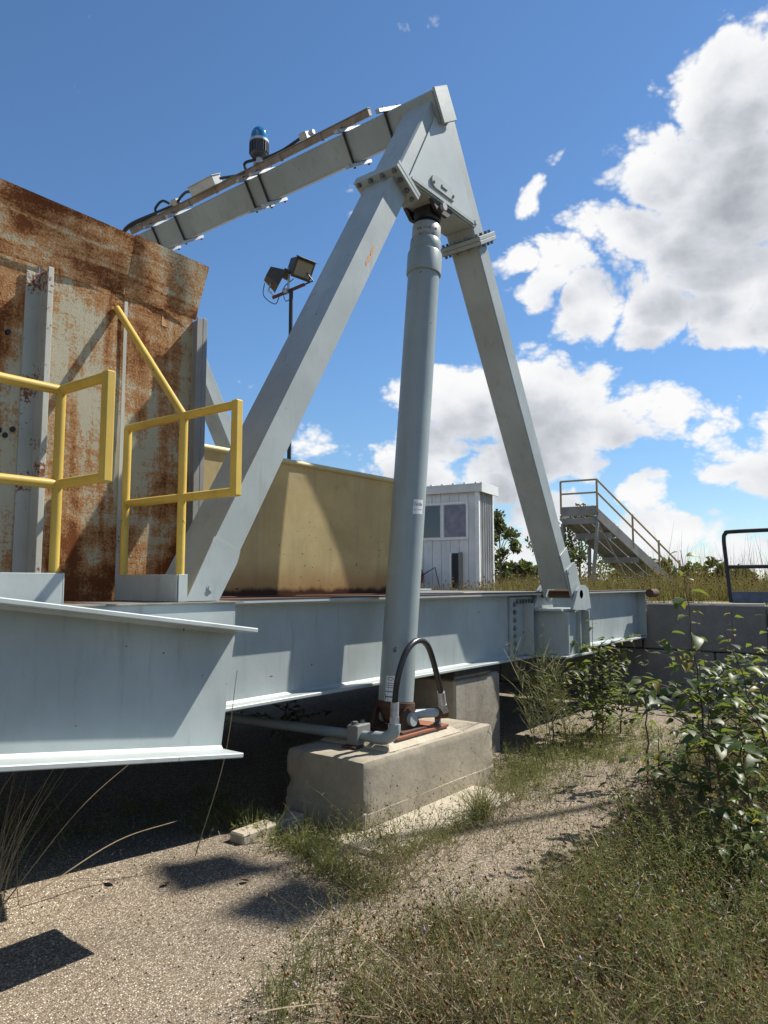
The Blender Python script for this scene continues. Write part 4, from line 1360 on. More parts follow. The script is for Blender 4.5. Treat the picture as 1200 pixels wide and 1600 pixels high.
for hgt in (rail_h - 0.12, 0.46):
    tube('rail', [tp[0] + Vector((0, 0, hgt)), tp[1] + Vector((0, 0, hgt))], 0.032, M['ochre'], hr, 8)
    tube('rail', [tp[1] + Vector((0, 0, hgt)), spt(W, nr * 1.0, zb - 0.35 + 0.12 + hgt)], 0.032, M['ochre'], hr, 8)
for f_ in (0.40, 0.72, 0.985):
    zz = (zt - 0.12) * (1 - f_) + (zb - 0.35) * f_
    tube('post', [spt(W, nr * f_, zz), spt(W, nr * f_, zz + rail_h + 0.12)], 0.034, M['ochre'], hr, 8)

# ------------------------------------------------------------------ black guard rail on the retaining wall
gd = thing('black_guard_rail', 'black pipe guard rail with a kick board on the retaining wall at the right edge', 'guard rail', (10.35, 2.3, 1.22))
gx = 10.30
tube('rail_loop', curve_pts([(gx, 2.345, 1.24), (gx, 2.385, 1.8), (gx, 2.40, 2.06), (gx, 2.375, 2.135), (gx, 2.29, 2.155), (gx, 1.6, 2.16), (gx, 0.2, 2.16)], 60), 0.026, M['blackpaint'], gd, 10)
tube('mid_rail', [(gx, 2.365, 1.70), (gx, 0.2, 1.70)], 0.024, M['blackpaint'], gd, 10)
tube('post', [(gx, 0.2, 1.23), (gx, 0.2, 2.16)], 0.026, M['blackpaint'], gd, 10)
box2('kick_board', (gx - 0.012, 0.2, 1.235), (gx + 0.012, 2.335, 1.385), M['bluegrey_board'], gd, 0.003)

# ------------------------------------------------------------------ second floodlight pole, out of view to the right (its shadow falls on the pavement)
sh = Vector((SUN.x / SUN.z, SUN.y / SUN.z, 1))
HP = 11.0
ptop = Vector((2.78, 2.97, 0)) + sh * HP
p2 = thing('floodlight_pole', 'floodlight pole beyond the right edge whose thin shadow crosses the pavement', 'floodlight', (ptop.x, ptop.y, 0))
tube('pole', [(ptop.x, ptop.y, -0.1), tuple(ptop)], 0.045, M['blackpaint'], p2, 12)
bar('crossarm', ptop + Vector((0, -0.55, 0)), ptop + Vector((0, 0.25, 0)), 0.05, 0.05, M['lamp_bracket'], p2, 0.003)
flood(p2, ptop + Vector((0, 0.13, 0.22)), (-0.7, 0.2, -0.6), 0.95)
flood(p2, ptop + Vector((0, -0.45, 0.22)), (-0.7, -0.2, -0.6), 0.95)


# ------------------------------------------------------------------ vegetation helpers
def strips(name, base, direc, length, width, mat, bend=None, seg=3, tint=None, kind=None, parent=None, taper=0.15, label=None, cat=None, flat=None):
    """many narrow bent blades in one mesh (numpy)"""
    base = np.asarray(base, float)
    n = len(base)
    direc = np.asarray(direc, float)
    direc = direc / np.linalg.norm(direc, axis=1, keepdims=True)
    length = np.broadcast_to(np.asarray(length, float), (n,))
    width = np.broadcast_to(np.asarray(width, float), (n,))
    bend = np.zeros((n, 3)) if bend is None else np.asarray(bend, float)
    side = np.cross(direc, RNG.normal(size=(n, 3)) if flat is None else flat)
    side /= np.linalg.norm(side, axis=1, keepdims=True) + 1e-9
    m = seg + 1
    V = np.zeros((n, m, 2, 3))
    for i in range(m):
        t = i / seg
        c = base + direc * (length * t)[:, None] + bend * (t * t * length)[:, None]
        w = width * (1 - (1 - taper) * t ** 1.5) * 0.5
        V[:, i, 0] = c - side * w[:, None]
        V[:, i, 1] = c + side * w[:, None]
    verts = V.reshape(-1, 3)
    o = np.arange(n)[:, None] * (m * 2)
    faces = []
    for i in range(seg):
        a = i * 2
        faces.append(np.concatenate([o + a, o + a + 1, o + a + 3, o + a + 2], 1))
    F_ = np.stack(faces, 1).reshape(-1, 4)
    return np_mesh(name, verts, F_, mat, np.repeat(RNG.random(n) if tint is None else tint, m * 2), kind, parent, label, cat)


def np_mesh(name, verts, F_, mat, tint, kind=None, parent=None, label=None, cat=None):
    me = bpy.data.meshes.new(name)
    me.vertices.add(len(verts))
    me.vertices.foreach_set('co', np.ascontiguousarray(verts, dtype=np.float32).ravel())
    k_ = F_.shape[1]
    me.loops.add(F_.size)
    me.loops.foreach_set('vertex_index', np.ascontiguousarray(F_, dtype=np.int32).ravel())
    me.polygons.add(len(F_))
    me.polygons.foreach_set('loop_start', np.arange(0, F_.size, k_, dtype=np.int32))
    me.update()
    at_ = me.attributes.new('tint', 'FLOAT', 'POINT')
    at_.data.foreach_set('value', np.ascontiguousarray(tint, dtype=np.float32))
    o = link_mesh(name, me, mat, parent)
    if kind or label:
        tag(o, label, cat, None, kind)
    return o


def blobs(name, pts, rad, mat, tint=None, **kw):
    """little faceted seed heads: octahedra"""
    pts = np.asarray(pts, float)
    n = len(pts)
    rad = np.broadcast_to(np.asarray(rad, float), (n,))
    O = np.array([[1, 0, 0], [-1, 0, 0], [0, 1, 0], [0, -1, 0], [0, 0, 1.5], [0, 0, -1.2]])
    V = pts[:, None] + O[None] * rad[:, None, None]
    f = np.array([[0, 2, 4], [2, 1, 4], [1, 3, 4], [3, 0, 4], [2, 0, 5], [1, 2, 5], [3, 1, 5], [0, 3, 5]])
    F_ = (np.arange(n)[:, None, None] * 6 + f[None]).reshape(-1, 3)
    return np_mesh(name, V.reshape(-1, 3), F_, mat, np.repeat(RNG.random(n) if tint is None else tint, 6), **kw)


def rnd_dir(n, up=1.0, spread=0.5):
    d_ = RNG.normal(size=(n, 3)) * spread
    d_[:, 2] = np.abs(RNG.normal(size=n) * 0.25) + up
    return d_


def ground_at(x, y):
    return np.array([gz(a, b) for a, b in zip(x, y)])


def weed_patch(tagname, cx, cy, n, hgt, label_prefix, spread, stems=7, green=0.6, leaf=0.028, lw=0.0045):
    """returns arrays of stems and leaves for n bushy plants round given centres"""
    S, L_ = [], []
    for i in range(n):
        x, y = cx[i], cy[i]
        h = hgt[i]
        z = gz(x, y)
        for s in range(stems):
            d_ = Vector((random.gauss(0, spread), random.gauss(0, spread), 1)).normalized()
            l_ = h * random.uniform(0.55, 1.1)
            b = Vector((random.gauss(0, 0.25), random.gauss(0, 0.25), -0.12))
            S.append(((x + random.gauss(0, 0.02), y + random.gauss(0, 0.02), z), d_, l_, b))
            for q in range(int(l_ / 0.022)):
                t = random.uniform(0.08, 1.0)
                p = Vector(S[-1][0]) + d_ * l_ * t + b * l_ * t * t
                L_.append((p, Vector((random.gauss(0, 1), random.gauss(0, 1), random.gauss(0.45, 0.5))), leaf * random.uniform(0.5, 1.3)))
    return S, L_


# --- the weed bed in the lower right
def in_bed(x, y):
    """bed of weeds: below a ragged line from the bottom left to the saplings"""
    edge = [(1.2, 1.55), (1.78, 1.86), (1.95, 2.06), (2.34, 2.22), (2.68, 2.24), (2.90, 2.02), (2.94, 1.82), (3.05, 1.66), (3.55, 1.62), (4.30, 1.68), (4.95, 1.84), (5.9, 2.0), (6.5, 1.95), (9.9, 2.3)]
    for (x0, y0), (x1, y1) in zip(edge, edge[1:]):
        if x0 <= x <= x1:
            return y < y0 + (y1 - y0) * (x - x0) / (x1 - x0)
    return False


def vis(x, y, z=0.2, lo=-0.62, hi=0.62):
    d_ = x * math.cos(TH) + y * math.sin(TH)
    r_ = x * math.sin(TH) - y * math.cos(TH)
    return d_ > 1.9 and lo < r_ / d_ < hi


pts_ = []
from mathutils import noise as mnoise


def clump(x, y):
    return 0.5 + 0.5 * max(-1, min(1, 1.7 * mnoise.noise(Vector((x * 2.6, y * 2.6, 3.1))) + 0.5 * mnoise.noise(Vector((x * 7.0, y * 7.0, 8.0)))))


while len(pts_) < 2900:
    x, y = random.uniform(1.2, 9.8), random.uniform(-0.6, 2.7)
    if in_bed(x, y) and vis(x, y) and random.random() < (1.0 if x < 5 else 0.45):
        edge_d = 0.35 + 0.65 * min(1.0, max(0.0, (2.1 - y) / 0.6))
        if random.random() < edge_d * (0.06 + 0.95 * clump(x, y)):
            pts_.append((x, y))
px_ = np.array(pts_)
patchy = np.array([0.5 + 0.5 * math.sin(x * 2.3 + 1.0) * math.sin(y * 2.9 + x) for x, y in pts_])
def near_green(x, y):
    return max(1.3 - math.hypot(x - 3.6, y - 1.05) / 0.85, 1.25 - math.hypot(x - 1.98, y - 1.95) / 0.45, 0.9 - math.hypot(x - 6.5, y - 2.0) / 1.2, 0.0)


greenish = np.array([random.random() < max(0.26 + 0.25 * patchy[i], near_green(x, y)) for i, (x, y) in enumerate(pts_)])
hs_ = np.array([random.uniform(0.08, 0.34) * (0.45 + 0.95 * clump(x, y)) * (0.8 + 0.45 * min(1.6, max(0, 1.9 - y))) for x, y in pts_])
S, L_ = weed_patch('g', px_[greenish][:, 0], px_[greenish][:, 1], int(greenish.sum()), hs_[greenish] * 1.15, '', 0.30, 7)
strips('weed_stems', [s[0] for s in S], [s[1] for s in S], [s[2] for s in S], 0.0034, M['weed'], [s[3] for s in S], 3, kind='stuff', label='thin green stems of low weeds in the lower right', cat='weeds')
strips('weed_leaves', [l[0] for l in L_], [l[1] for l in L_], [l[2] * 0.8 for l in L_], 0.0042, M['weed'], None, 1, taper=0.3, kind='stuff', label='fine green leaves of low weeds in the lower right', cat='weeds')
S2, L2 = weed_patch('d', px_[~greenish][:, 0], px_[~greenish][:, 1], int((~greenish).sum()), hs_[~greenish] * 1.15, '', 0.50, 8, leaf=0.02)
L2 = L2[::3]
strips('dry_weed_stems', [s[0] for s in S2], [s[1] for s in S2], [s[2] for s in S2], 0.0034, M['dry'], [s[3] for s in S2], 3, kind='stuff', label='tangle of brown dry weed stalks in the lower right', cat='dry weeds')
strips('dry_weed_leaves', [l[0] for l in L2], [l[1] for l in L2], [l[2] for l in L2], 0.005, M['dry'], None, 1, taper=0.3, kind='stuff', label='shrivelled brown leaves on the dry weed stalks', cat='dry weeds')
# taller stalks standing out of the bed, with side twigs
em = px_[RNG.integers(0, len(px_), 700)] + RNG.normal(0, 0.05, (700, 2))
S3, L3 = weed_patch('e', em[:, 0], em[:, 1], len(em), RNG.uniform(0.22, 0.50, len(em)), '', 0.20, 2, leaf=0.045)
L3 = L3[::2]
strips('standing_stalks', [s[0] for s in S3], [s[1] for s in S3], [s[2] for s in S3], 0.0034, M['dry'], [s[3] for s in S3], 4, tint=RNG.uniform(0, 0.7, len(S3)), kind='stuff', label='thin upright stalks standing out of the weed bed', cat='dry weeds')
strips('standing_twigs', [l[0] for l in L3], [l[1] for l in L3], [l[2] for l in L3], 0.0026, M['weed'], None, 1, taper=0.3, kind='stuff', label='fine side twigs on the upright stalks', cat='weeds')
S2 = S2 + S3
# fallen pale stalks and seed heads
n = 520
sel = px_[RNG.integers(0, len(px_), n)]
az = RNG.normal(0.5, 0.9, n)
strips('fallen_stalks', np.c_[sel + RNG.normal(0, 0.08, (n, 2)), RNG.uniform(0.02, 0.24, n)], np.c_[np.cos(az), np.sin(az), RNG.normal(0.05, 0.18, n)],
       RNG.uniform(0.08, 0.30, n), RNG.uniform(0.002, 0.0045, n), M['dry'], RNG.normal(0, 0.15, (n, 3)), 3, tint=RNG.uniform(0.5, 1.0, n), kind='stuff',
       label='pale straw stalks fallen among the weeds', cat='straw')
tops = [Vector(s[0]) + s[1] * s[2] + s[3] * s[2] for s in S2 + S]
tops = [p for p in tops if random.random() < 0.30]
blobs('seed_heads', tops, RNG.uniform(0.004, 0.0075, len(tops)), M['seed'], kind='stuff', label='small brown and tan seed heads over the weed bed', cat='seed heads')
fl = [p for p in tops if random.random() < 0.015]
blobs('knapweed_flowers', fl, 0.008, M['purple'], kind='stuff', label='a few pale purple knapweed flowers in the weed bed', cat='flowers')

# --- short growth along cracks and the footing, thin weeds on the slab
crk = []
for a, b, n_, sp in (((3.26, 3.92), (3.02, 2.79), 54, 0.05), ((3.02, 2.79), (2.86, 2.35), 44, 0.05), ((3.3, 2.5), (4.2, 2.45), 30, 0.05), ((3.1, 3.1), (3.45, 2.75), 40, 0.06),
                     ((5.0, 2.75), (5.9, 2.95), 70, 0.14), ((5.2, 2.45), (6.2, 2.75), 60, 0.22), ((6.0, 2.6), (7.6, 3.0), 150, 0.25), ((6.3, 2.0), (7.8, 2.5), 90, 0.25),
                     ((3.0, 3.5), (3.3, 4.3), 40, 0.2), ((1.4, 3.9), (2.9, 4.3), 40, 0.3)):
    for i in range(n_):
        t = random.random()
        crk.append((a[0] + (b[0] - a[0]) * t + random.gauss(0, sp), a[1] + (b[1] - a[1]) * t + random.gauss(0, sp)))
crk = [c for c in crk if not (3.46 < c[0] < 5.08 and 2.84 < c[1] < 3.55)]
cr = np.array(crk)
S, L_ = weed_patch('c', cr[:, 0], cr[:, 1], len(cr), RNG.uniform(0.06, 0.17, len(cr)), '', 0.5, 5)
strips('crack_weed_stems', [s[0] for s in S], [s[1] for s in S], [s[2] for s in S], 0.003, M['grassgreen'], [s[3] for s in S], 3, kind='stuff', label='short grass and weeds along the cracks round the footing', cat='weeds')
strips('crack_weed_leaves', [l[0] for l in L_], [l[1] for l in L_], [l[2] for l in L_], 0.006, M['weed'], None, 1, taper=0.3, kind='stuff', label='small green leaves of weeds in the pavement cracks', cat='weeds')
n = 3600
c_ = cr[RNG.integers(0, len(cr), n)] + RNG.normal(0, 0.05, (n, 2))
strips('crack_grass', np.c_[c_, ground_at(c_[:, 0], c_[:, 1])], rnd_dir(n, 1.0, 0.45), RNG.uniform(0.05, 0.18, n), RNG.uniform(0.002, 0.0045, n), M['grassgreen'],
       RNG.normal(0, 0.35, (n, 3)), 3, kind='stuff', label='thin green grass blades in the pavement cracks', cat='grass')
# wiry half-dry knapweed in front of the footing and over the slab
pts_ = [(random.gauss(3.15, 0.28), random.gauss(2.42, 0.14)) for _ in range(60)] + [(random.gauss(3.9, 0.5), random.gauss(2.15, 0.16)) for _ in range(40)] \
    + [(random.gauss(5.2, 0.45), random.gauss(2.2, 0.22)) for _ in range(46)] + [(random.gauss(2.85, 0.2), random.gauss(2.28, 0.10)) for _ in range(40)]
q = np.array(pts_)
tl_ = np.array([(random.gauss(3.35, 0.22), random.gauss(2.55, 0.10)) for _ in range(34)] + [(random.gauss(4.35, 0.35), random.gauss(2.42, 0.08)) for _ in range(22)])
q = np.concatenate([q, tl_])
qh = np.concatenate([RNG.uniform(0.14, 0.36, len(q) - len(tl_)), RNG.uniform(0.26, 0.52, len(tl_))])
S, L_ = weed_patch('w', q[:, 0], q[:, 1], len(q), qh, '', 0.45, 4, leaf=0.022)
L_ = L_[::2]
strips('wiry_weed_stems', [s[0] for s in S], [s[1] for s in S], [s[2] for s in S], 0.0026, M['dry'], [s[3] for s in S], 4, tint=RNG.uniform(0, 0.45, len(S)), kind='stuff', label='wiry dark knapweed stalks in front of the footing block', cat='dry weeds')
strips('wiry_weed_leaves', [l[0] for l in L_], [l[1] for l in L_], [l[2] for l in L_], 0.004, M['weed'], None, 1, taper=0.3, kind='stuff', label='sparse narrow leaves on the wiry weeds', cat='weeds')
tp_ = [Vector(s[0]) + s[1] * s[2] + s[3] * s[2] for s in S]
tp_ = tp_[::2]
blobs('knapweed_heads', tp_, RNG.uniform(0.003, 0.0055, len(tp_)), M['seed'], tint=RNG.uniform(0, 0.45, len(tp_)), kind='stuff', label='dark seed heads of the wiry knapweed by the footing', cat='seed heads')


# --- single grass tufts as things
def tuft(label, x, y, n, h, r, mat, spread=0.35, w=0.004, name='grass_tuft', dryfrac=0.15, bendy=0.3):
    t = thing(name, label, 'grass tuft', (x, y, gz(x, y)))
    b = np.c_[RNG.normal(x, r, n), RNG.normal(y, r, n), np.full(n, gz(x, y))]
    dd = rnd_dir(n, 1.0, spread)
    nd = int(n * dryfrac)
    bd = RNG.normal(0, bendy, (n, 3))
    bd[:, 2] = -np.abs(bd[:, 2])
    ln = RNG.uniform(0.45, 1.0, n) * h
    strips('blades', b[nd:], dd[nd:], ln[nd:], w, mat, bd[nd:], 4, parent=t)
    if nd:
        strips('dry_blades', b[:nd], dd[:nd], ln[:nd] * 1.15, w * 0.8, M['dry'], bd[:nd], 4, tint=RNG.uniform(0.4, 1, nd), parent=t)
    return t


tuft('green grass tuft at the right front corner of the footing block', 4.22, 2.50, 260, 0.36, 0.035, M['weed'], 0.42)
tuft('second looser grass tuft behind the corner tuft along the footing', 4.75, 2.60, 160, 0.30, 0.07, M['grassgreen'], 0.5)
tuft('small bright grass clump left of the footing block', 3.17, 3.60, 150, 0.20, 0.04, M['grassgreen'], 0.5)
tuft('small leafy grass clump at the front left of the footing', 3.10, 2.98, 150, 0.16, 0.05, M['grassgreen'], 0.6)
tl = thing('dry_grass_clump', 'tall thin dry grass stalks rising at the left edge below the beam', 'grass tuft', (1.62, 3.42, 0))
n = 60
b = np.c_[RNG.normal(1.60, 0.05, n), RNG.normal(3.46, 0.05, n), np.full(n, 0.02)]
dd = np.c_[RNG.normal(0.10, 0.16, n), RNG.normal(-0.02, 0.14, n), np.ones(n)]
strips('stalks', b, dd, RNG.uniform(0.30, 0.80, n), 0.0042, M['dry'], np.c_[RNG.normal(0.12, 0.15, n), RNG.normal(-0.05, 0.12, n), np.zeros(n)], 5, tint=RNG.uniform(0.35, 0.9, n), parent=tl)
for i, (p, lab) in enumerate((([(1.62, 3.42, 0.05), (1.95, 3.36, 0.42), (2.22, 3.28, 0.64)], 'single long dry grass stalk leaning right below the beam'),
                              ([(1.75, 3.40, 0.08), (2.15, 3.35, 0.23), (2.48, 3.30, 0.26)], 'arched dry stalk bending low over the pavement'),
                              ([(2.60, 3.30, 0.05), (2.70, 3.20, 0.55), (2.745, 3.16, 1.02)], 'upright dry stalk at the end of the tilted beam'))):
    o = tube('dry_stalk', curve_pts(p, 14), [0.0032 - 0.0001 * j for j in range(len(curve_pts(p, 14)))], M['cream_steel'], None, 5, loc=p[0])
    o.data.materials.clear()
    o.data.materials.append(M['straw'] if 'straw' in M else M.setdefault('straw', plain('straw', (0.30, 0.23, 0.13), 0.8)))
    tag(o, lab, 'dry stalk')


# --- tall thin yellow-green weeds left of the central shrub (branching stalks)
def wiry_plant(label, x, y, h, n_br, seed_):
    rr = random.Random(seed_)
    t = thing('tall_weed', label, 'weed', (x, y, gz(x, y)))
    main = [Vector((x, y, gz(x, y)))]
    lean = Vector((rr.gauss(0, 0.14), rr.gauss(0, 0.14), 1))
    for i in range(1, 8):
        main.append(main[0] + lean * h * i / 7 + Vector((rr.gauss(0, 0.01), rr.gauss(0, 0.01), 0)))
    bm = bmesh.new()
    add_tube(bm, main, [0.0045 * (1 - 0.75 * i / 7) for i in range(8)], 5)
    ends, B_ = [], []
    for k_ in range(n_br):
        i = rr.randint(2, 6)
        p = main[i].lerp(main[i + 1], rr.random()) if i < 7 else main[i]
        d_ = Vector((rr.gauss(0, 0.6), rr.gauss(0, 0.6), rr.uniform(0.5, 1.2))).normalized()
        l_ = h * rr.uniform(0.15, 0.42)
        q_ = p + d_ * l_
        add_tube(bm, [p, p.lerp(q_, 0.5) + Vector((0, 0, 0.01)), q_], [0.0026, 0.002, 0.0012], 4, False)
        for s in range(4):
            u_ = p.lerp(q_, rr.uniform(0.3, 1))
            d3_ = Vector((rr.gauss(0, 1), rr.gauss(0, 1), rr.gauss(0.5, 0.5)))
            B_.append((u_, d3_, rr.uniform(0.03, 0.10)))
        ends.append(q_)
    o = bm_obj('stalk', bm, M['weed_stalk'], t)
    strips('twigs', [b_[0] for b_ in B_], [b_[1] for b_ in B_], [b_[2] for b_ in B_], 0.0028, M['grassgreen'], None, 2, parent=t, kind='stuff')
    return t


M['weed_stalk'] = plain('yellow_green_stalk', (0.17, 0.16, 0.06), 0.7)
for i, (x, y, h, nb) in enumerate(((5.55, 2.75, 0.95, 34), (5.72, 2.70, 0.80, 28), (5.95, 2.86, 0.85, 30), (5.40, 2.62, 0.62, 22), (6.15, 2.75, 0.70, 24), (5.85, 2.55, 0.5, 20), (6.02, 3.05, 0.9, 36), (6.35, 2.85, 0.75, 34))):
    wiry_plant(('tallest branching yellow-green weed between the piers', 'branching yellow-green weed just right of the tallest one',
                'branching weed nearest the bracket of the right leg', 'shorter branching weed by the end of the footing',
                'thin branching weed beside the leafy shrub', 'low branching weed in front of the others',
                'branching weed close to the right face of the pier', 'bushy branching weed in front of the bracket seat')[i], x, y, h, nb, 40 + i)


# --- poplar saplings with single leaves
def leaf_mesh(name, ln, wd, fold, droop, mat, seed_):
    rr = random.Random(seed_)
    ts = (0, 0.14, 0.32, 0.52, 0.72, 0.88, 1.0)
    ws = (0.04, 0.62, 1.0, 0.92, 0.60, 0.26, 0.0)
    vs, fs = [], []
    for t, w_ in zip(ts, ws):
        z = -droop * t * t * ln
        wav = 0.06 * math.sin(t * 7 + seed_) * ln
        for s in (-1, 0, 1):
            vs.append((s * w_ * wd / 2, t * ln, z + abs(s) * fold * w_ * wd / 2 + s * wav * w_ * 0.35))
    pet = len(vs)
    for i in range(len(ts) - 1):
        for j in (0, 1):
            a = i * 3 + j
            fs.append((a, a + 1, a + 4, a + 3))
    pw = 0.0016
    vs += [(-pw, -0.30 * ln, 0.03 * ln), (pw, -0.30 * ln, 0.03 * ln), (pw, 0.02 * ln, 0.0005), (-pw, 0.02 * ln, 0.0005)]
    fs.append((pet, pet + 1, pet + 2, pet + 3))
    me = bpy.data.meshes.new(name)
    me.from_pydata(vs, [], fs)
    me.materials.append(mat)
    me.shade_smooth()
    return me


LEAVES = [leaf_mesh('leaf', 1.0, 0.66, f, dr, M['leaf'], i) for i, (f, dr) in enumerate(((0.25, 0.25), (0.45, 0.5), (0.1, 0.12), (0.55, 0.30), (-0.2, 0.45)))]
LEAVES_L = [leaf_mesh('leaf', 1.0, 0.62, f, dr, M['leaf_light'], i + 20) for i, (f, dr) in enumerate(((0.2, 0.3), (0.4, 0.55)))]
LEAVES_Y = [leaf_mesh('leaf', 1.0, 0.64, 0.3, 0.4, M['leaf_yellow'], 9), leaf_mesh('leaf', 1.0, 0.60, 0.5, 0.6, M['leaf_yellow'], 12)]


def sapling(name, label, cat, base, tip, n_leaf, size, n_br=4, br_len=0.4, seed_=0, yellow=0.05, arch=0.0, low=0.15, wob=0.03, thick=0.009, group=None):
    rr = random.Random(seed_)
    base, tip = Vector(base), Vector(tip)
    t = thing(name, label, cat, tuple(base), group)
    n = 14
    pts = []
    h = (tip - base).length
    for i in range(n + 1):
        f = i / n
        p = base.lerp(tip, f) + Vector((rr.gauss(0, wob), rr.gauss(0, wob), 0)) * h * 0.25 * math.sin(f * math.pi)
        p += Vector((0, 0, arch * h * math.sin(f * math.pi) * 0.6))
        pts.append(p)
    tube('stem', pts, [max(0.0022, thick * (1 - 0.82 * i / n)) for i in range(n + 1)], M['stem_brown'], t, 7)
    axes = [(pts, 1.0)]
    for b_ in range(n_br):
        i = rr.randint(2, n - 4)
        p = pts[i]
        a = rr.uniform(0, 2 * math.pi)
        d_ = Vector((math.cos(a), math.sin(a), rr.uniform(0.3, 0.9))).normalized()
        l_ = br_len * rr.uniform(0.6, 1.2)
        bp = [p + d_ * l_ * f - Vector((0, 0, 0.15 * l_ * f * f)) for f in (0, 0.25, 0.5, 0.75, 1.0)]
        tube('branch', bp, [thick * 0.5 * (1 - 0.7 * f) for f in (0, 0.25, 0.5, 0.75, 1.0)], M['stem_brown'], t, 5)
        axes.append((bp, l_ / h))
    tot = sum(a[1] for a in axes)
    k_ = 0
    for ap, wgt in axes:
        m = max(3, int(round(n_leaf * wgt / tot)))
        for j in range(m):
            f = (low if ap is pts else 0.15) + (1 - (low if ap is pts else 0.15)) * (j + rr.uniform(0.1, 0.9)) / m
            f = min(f, 0.999)
            q_ = f * (len(ap) - 1)
            i = int(q_)
            p = ap[i].lerp(ap[i + 1], q_ - i)
            ang = k_ * 2.4 + rr.uniform(-0.5, 0.5)
            k_ += 1
            out = Vector((math.cos(ang), math.sin(ang), rr.uniform(-0.25, 0.35))).normalized()
            s = size * rr.uniform(0.5, 1.3) * (1.0 - 0.35 * (f if ap is pts and f > 0.85 else 0))
            rv = rr.random()
            me = rr.choice(LEAVES_Y if rv < yellow else (LEAVES_L if rv < yellow + 0.28 else LEAVES))
            if rv < yellow:
                s *= 0.75
            o = bpy.data.objects.new('leaf', me)
            COL.objects.link(o)
            o.parent = t
            x_ = out.cross(Vector((rr.gauss(0, 0.25), rr.gauss(0, 0.25), 1))).normalized()
            z_ = x_.cross(out).normalized()
            rot = basis(x_, out, z_)
            o.matrix_basis = Matrix.Translation(p + out * 0.30 * s - base) @ rot @ Matrix.Diagonal((s, s, s, 1))
    return t


sapling('poplar_sapling', 'tallest poplar sapling with large drooping leaves, in front of the retaining wall', 'sapling', (4.95, 1.28, 0), (4.77, 1.365, 1.70), 62, 0.120, 4, 0.42, 3, 0.05, 0.0, 0.22)
sapling('poplar_sapling', 'poplar sapling leaning into the frame at the right edge at mid height', 'sapling', (4.75, 0.78, 0), (4.72, 1.12, 1.22), 80, 0.095, 8, 0.45, 5, 0.04, 0.1, 0.4)
sapling('poplar_sapling', 'bushy poplar sapling at the foot of the tallest one', 'sapling', (5.05, 1.25, 0), (4.92, 1.30, 1.15), 130, 0.088, 12, 0.42, 8, 0.10, 0, 0.1)
sapling('poplar_sapling', 'poplar sapling with dark broad leaves at the right edge above the weeds', 'sapling', (4.35, 0.90, 0), (4.28, 1.0, 0.90), 110, 0.092, 11, 0.36, 13, 0.04, 0, 0.15)
sapling('poplar_sapling', 'low poplar sapling in front of the tallest one, dark leaves', 'sapling', (4.55, 1.20, 0), (4.62, 1.20, 0.86), 100, 0.085, 11, 0.33, 21, 0.10, 0, 0.1)
sapling('poplar_sapling', 'poplar sapling with shiny leaves against the wall at the right edge', 'sapling', (5.9, 1.30, 0), (5.8, 1.32, 1.30), 130, 0.09, 13, 0.45, 34, 0.05, 0, 0.2)
sapling('poplar_sapling', 'slim poplar sapling between the tallest one and the central shrub', 'sapling', (5.75, 1.95, 0), (5.62, 1.90, 1.02), 36, 0.080, 3, 0.35, 55, 0.08, 0, 0.25)
sapling('poplar_sapling', 'leafy poplar sapling right of the bushy one, half hidden by the edge of the frame', 'sapling', (5.2, 0.95, 0), (5.1, 1.05, 1.15), 130, 0.088, 13, 0.42, 81, 0.06, 0, 0.1)
sapling('poplar_sapling', 'knee-high poplar sapling between the bushy one and the bare pavement', 'sapling', (5.0, 1.62, 0), (4.95, 1.60, 0.55), 70, 0.075, 8, 0.30, 82, 0.10, 0, 0.1)
sapling('poplar_sapling', 'low dark poplar sapling deep in the weeds at the right edge', 'sapling', (3.9, 0.85, 0), (3.88, 0.88, 0.5), 80, 0.08, 9, 0.28, 83, 0.05, 0, 0.1)
sapling('poplar_sapling', 'tall poplar sapling close to the wall, just inside the right edge', 'sapling', (5.5, 0.95, 0), (5.42, 1.02, 1.38), 110, 0.09, 10, 0.42, 84, 0.04, 0, 0.15)
sapling('poplar_sapling', 'mid-height poplar sapling in front of the wall, left of the tallest one', 'sapling', (6.4, 1.75, 0), (6.35, 1.72, 1.0), 110, 0.085, 11, 0.42, 85, 0.07, 0, 0.1)
sapling('leafy_shrub', 'small-leaved shrub just left of the pier weeds, under the bracket', 'shrub', (6.75, 2.7, 0), (6.72, 2.66, 0.62), 170, 0.055, 15, 0.34, 86, 0.12, 0, 0.05)
sapling('poplar_seedling', 'tiny grey-leaved seedling at the edge of the bare pavement', 'seedling', (4.55, 1.62, 0), (4.50, 1.78, 0.34), 16, 0.060, 2, 0.16, 60, 0.05, 0, 0.2, thick=0.005)
sapling('poplar_seedling', 'dark drooping seedling below the grey-leaved one', 'seedling', (4.28, 1.55, 0), (4.25, 1.62, 0.24), 14, 0.060, 2, 0.15, 61, 0.1, 0, 0.2, thick=0.005)
sapling('leafy_shrub', 'dense small-leaved shrub with a tall shoot below the right leg bracket', 'shrub', (7.02, 2.86, 0), (6.98, 2.86, 1.16), 290, 0.078, 24, 0.42, 70, 0.10, 0, 0.06)
sapling('leafy_shrub', 'dark small-leaved shrub in the shade left of the dense one', 'shrub', (6.45, 3.05, 0), (6.42, 3.02, 0.78), 240, 0.070, 18, 0.42, 71, 0.05, 0, 0.05)
sapling('leafy_shrub', 'small-leaved shrub on the right flank of the dense one', 'shrub', (7.35, 2.75, 0), (7.38, 2.70, 0.82), 230, 0.068, 18, 0.38, 72, 0.12, 0, 0.05)
sapling('leafy_shrub', 'shady shrub under the long beam behind the pier', 'shrub', (6.3, 4.2, 0), (6.3, 4.1, 0.7), 90, 0.06, 9, 0.4, 73, 0.02, 0, 0.05)
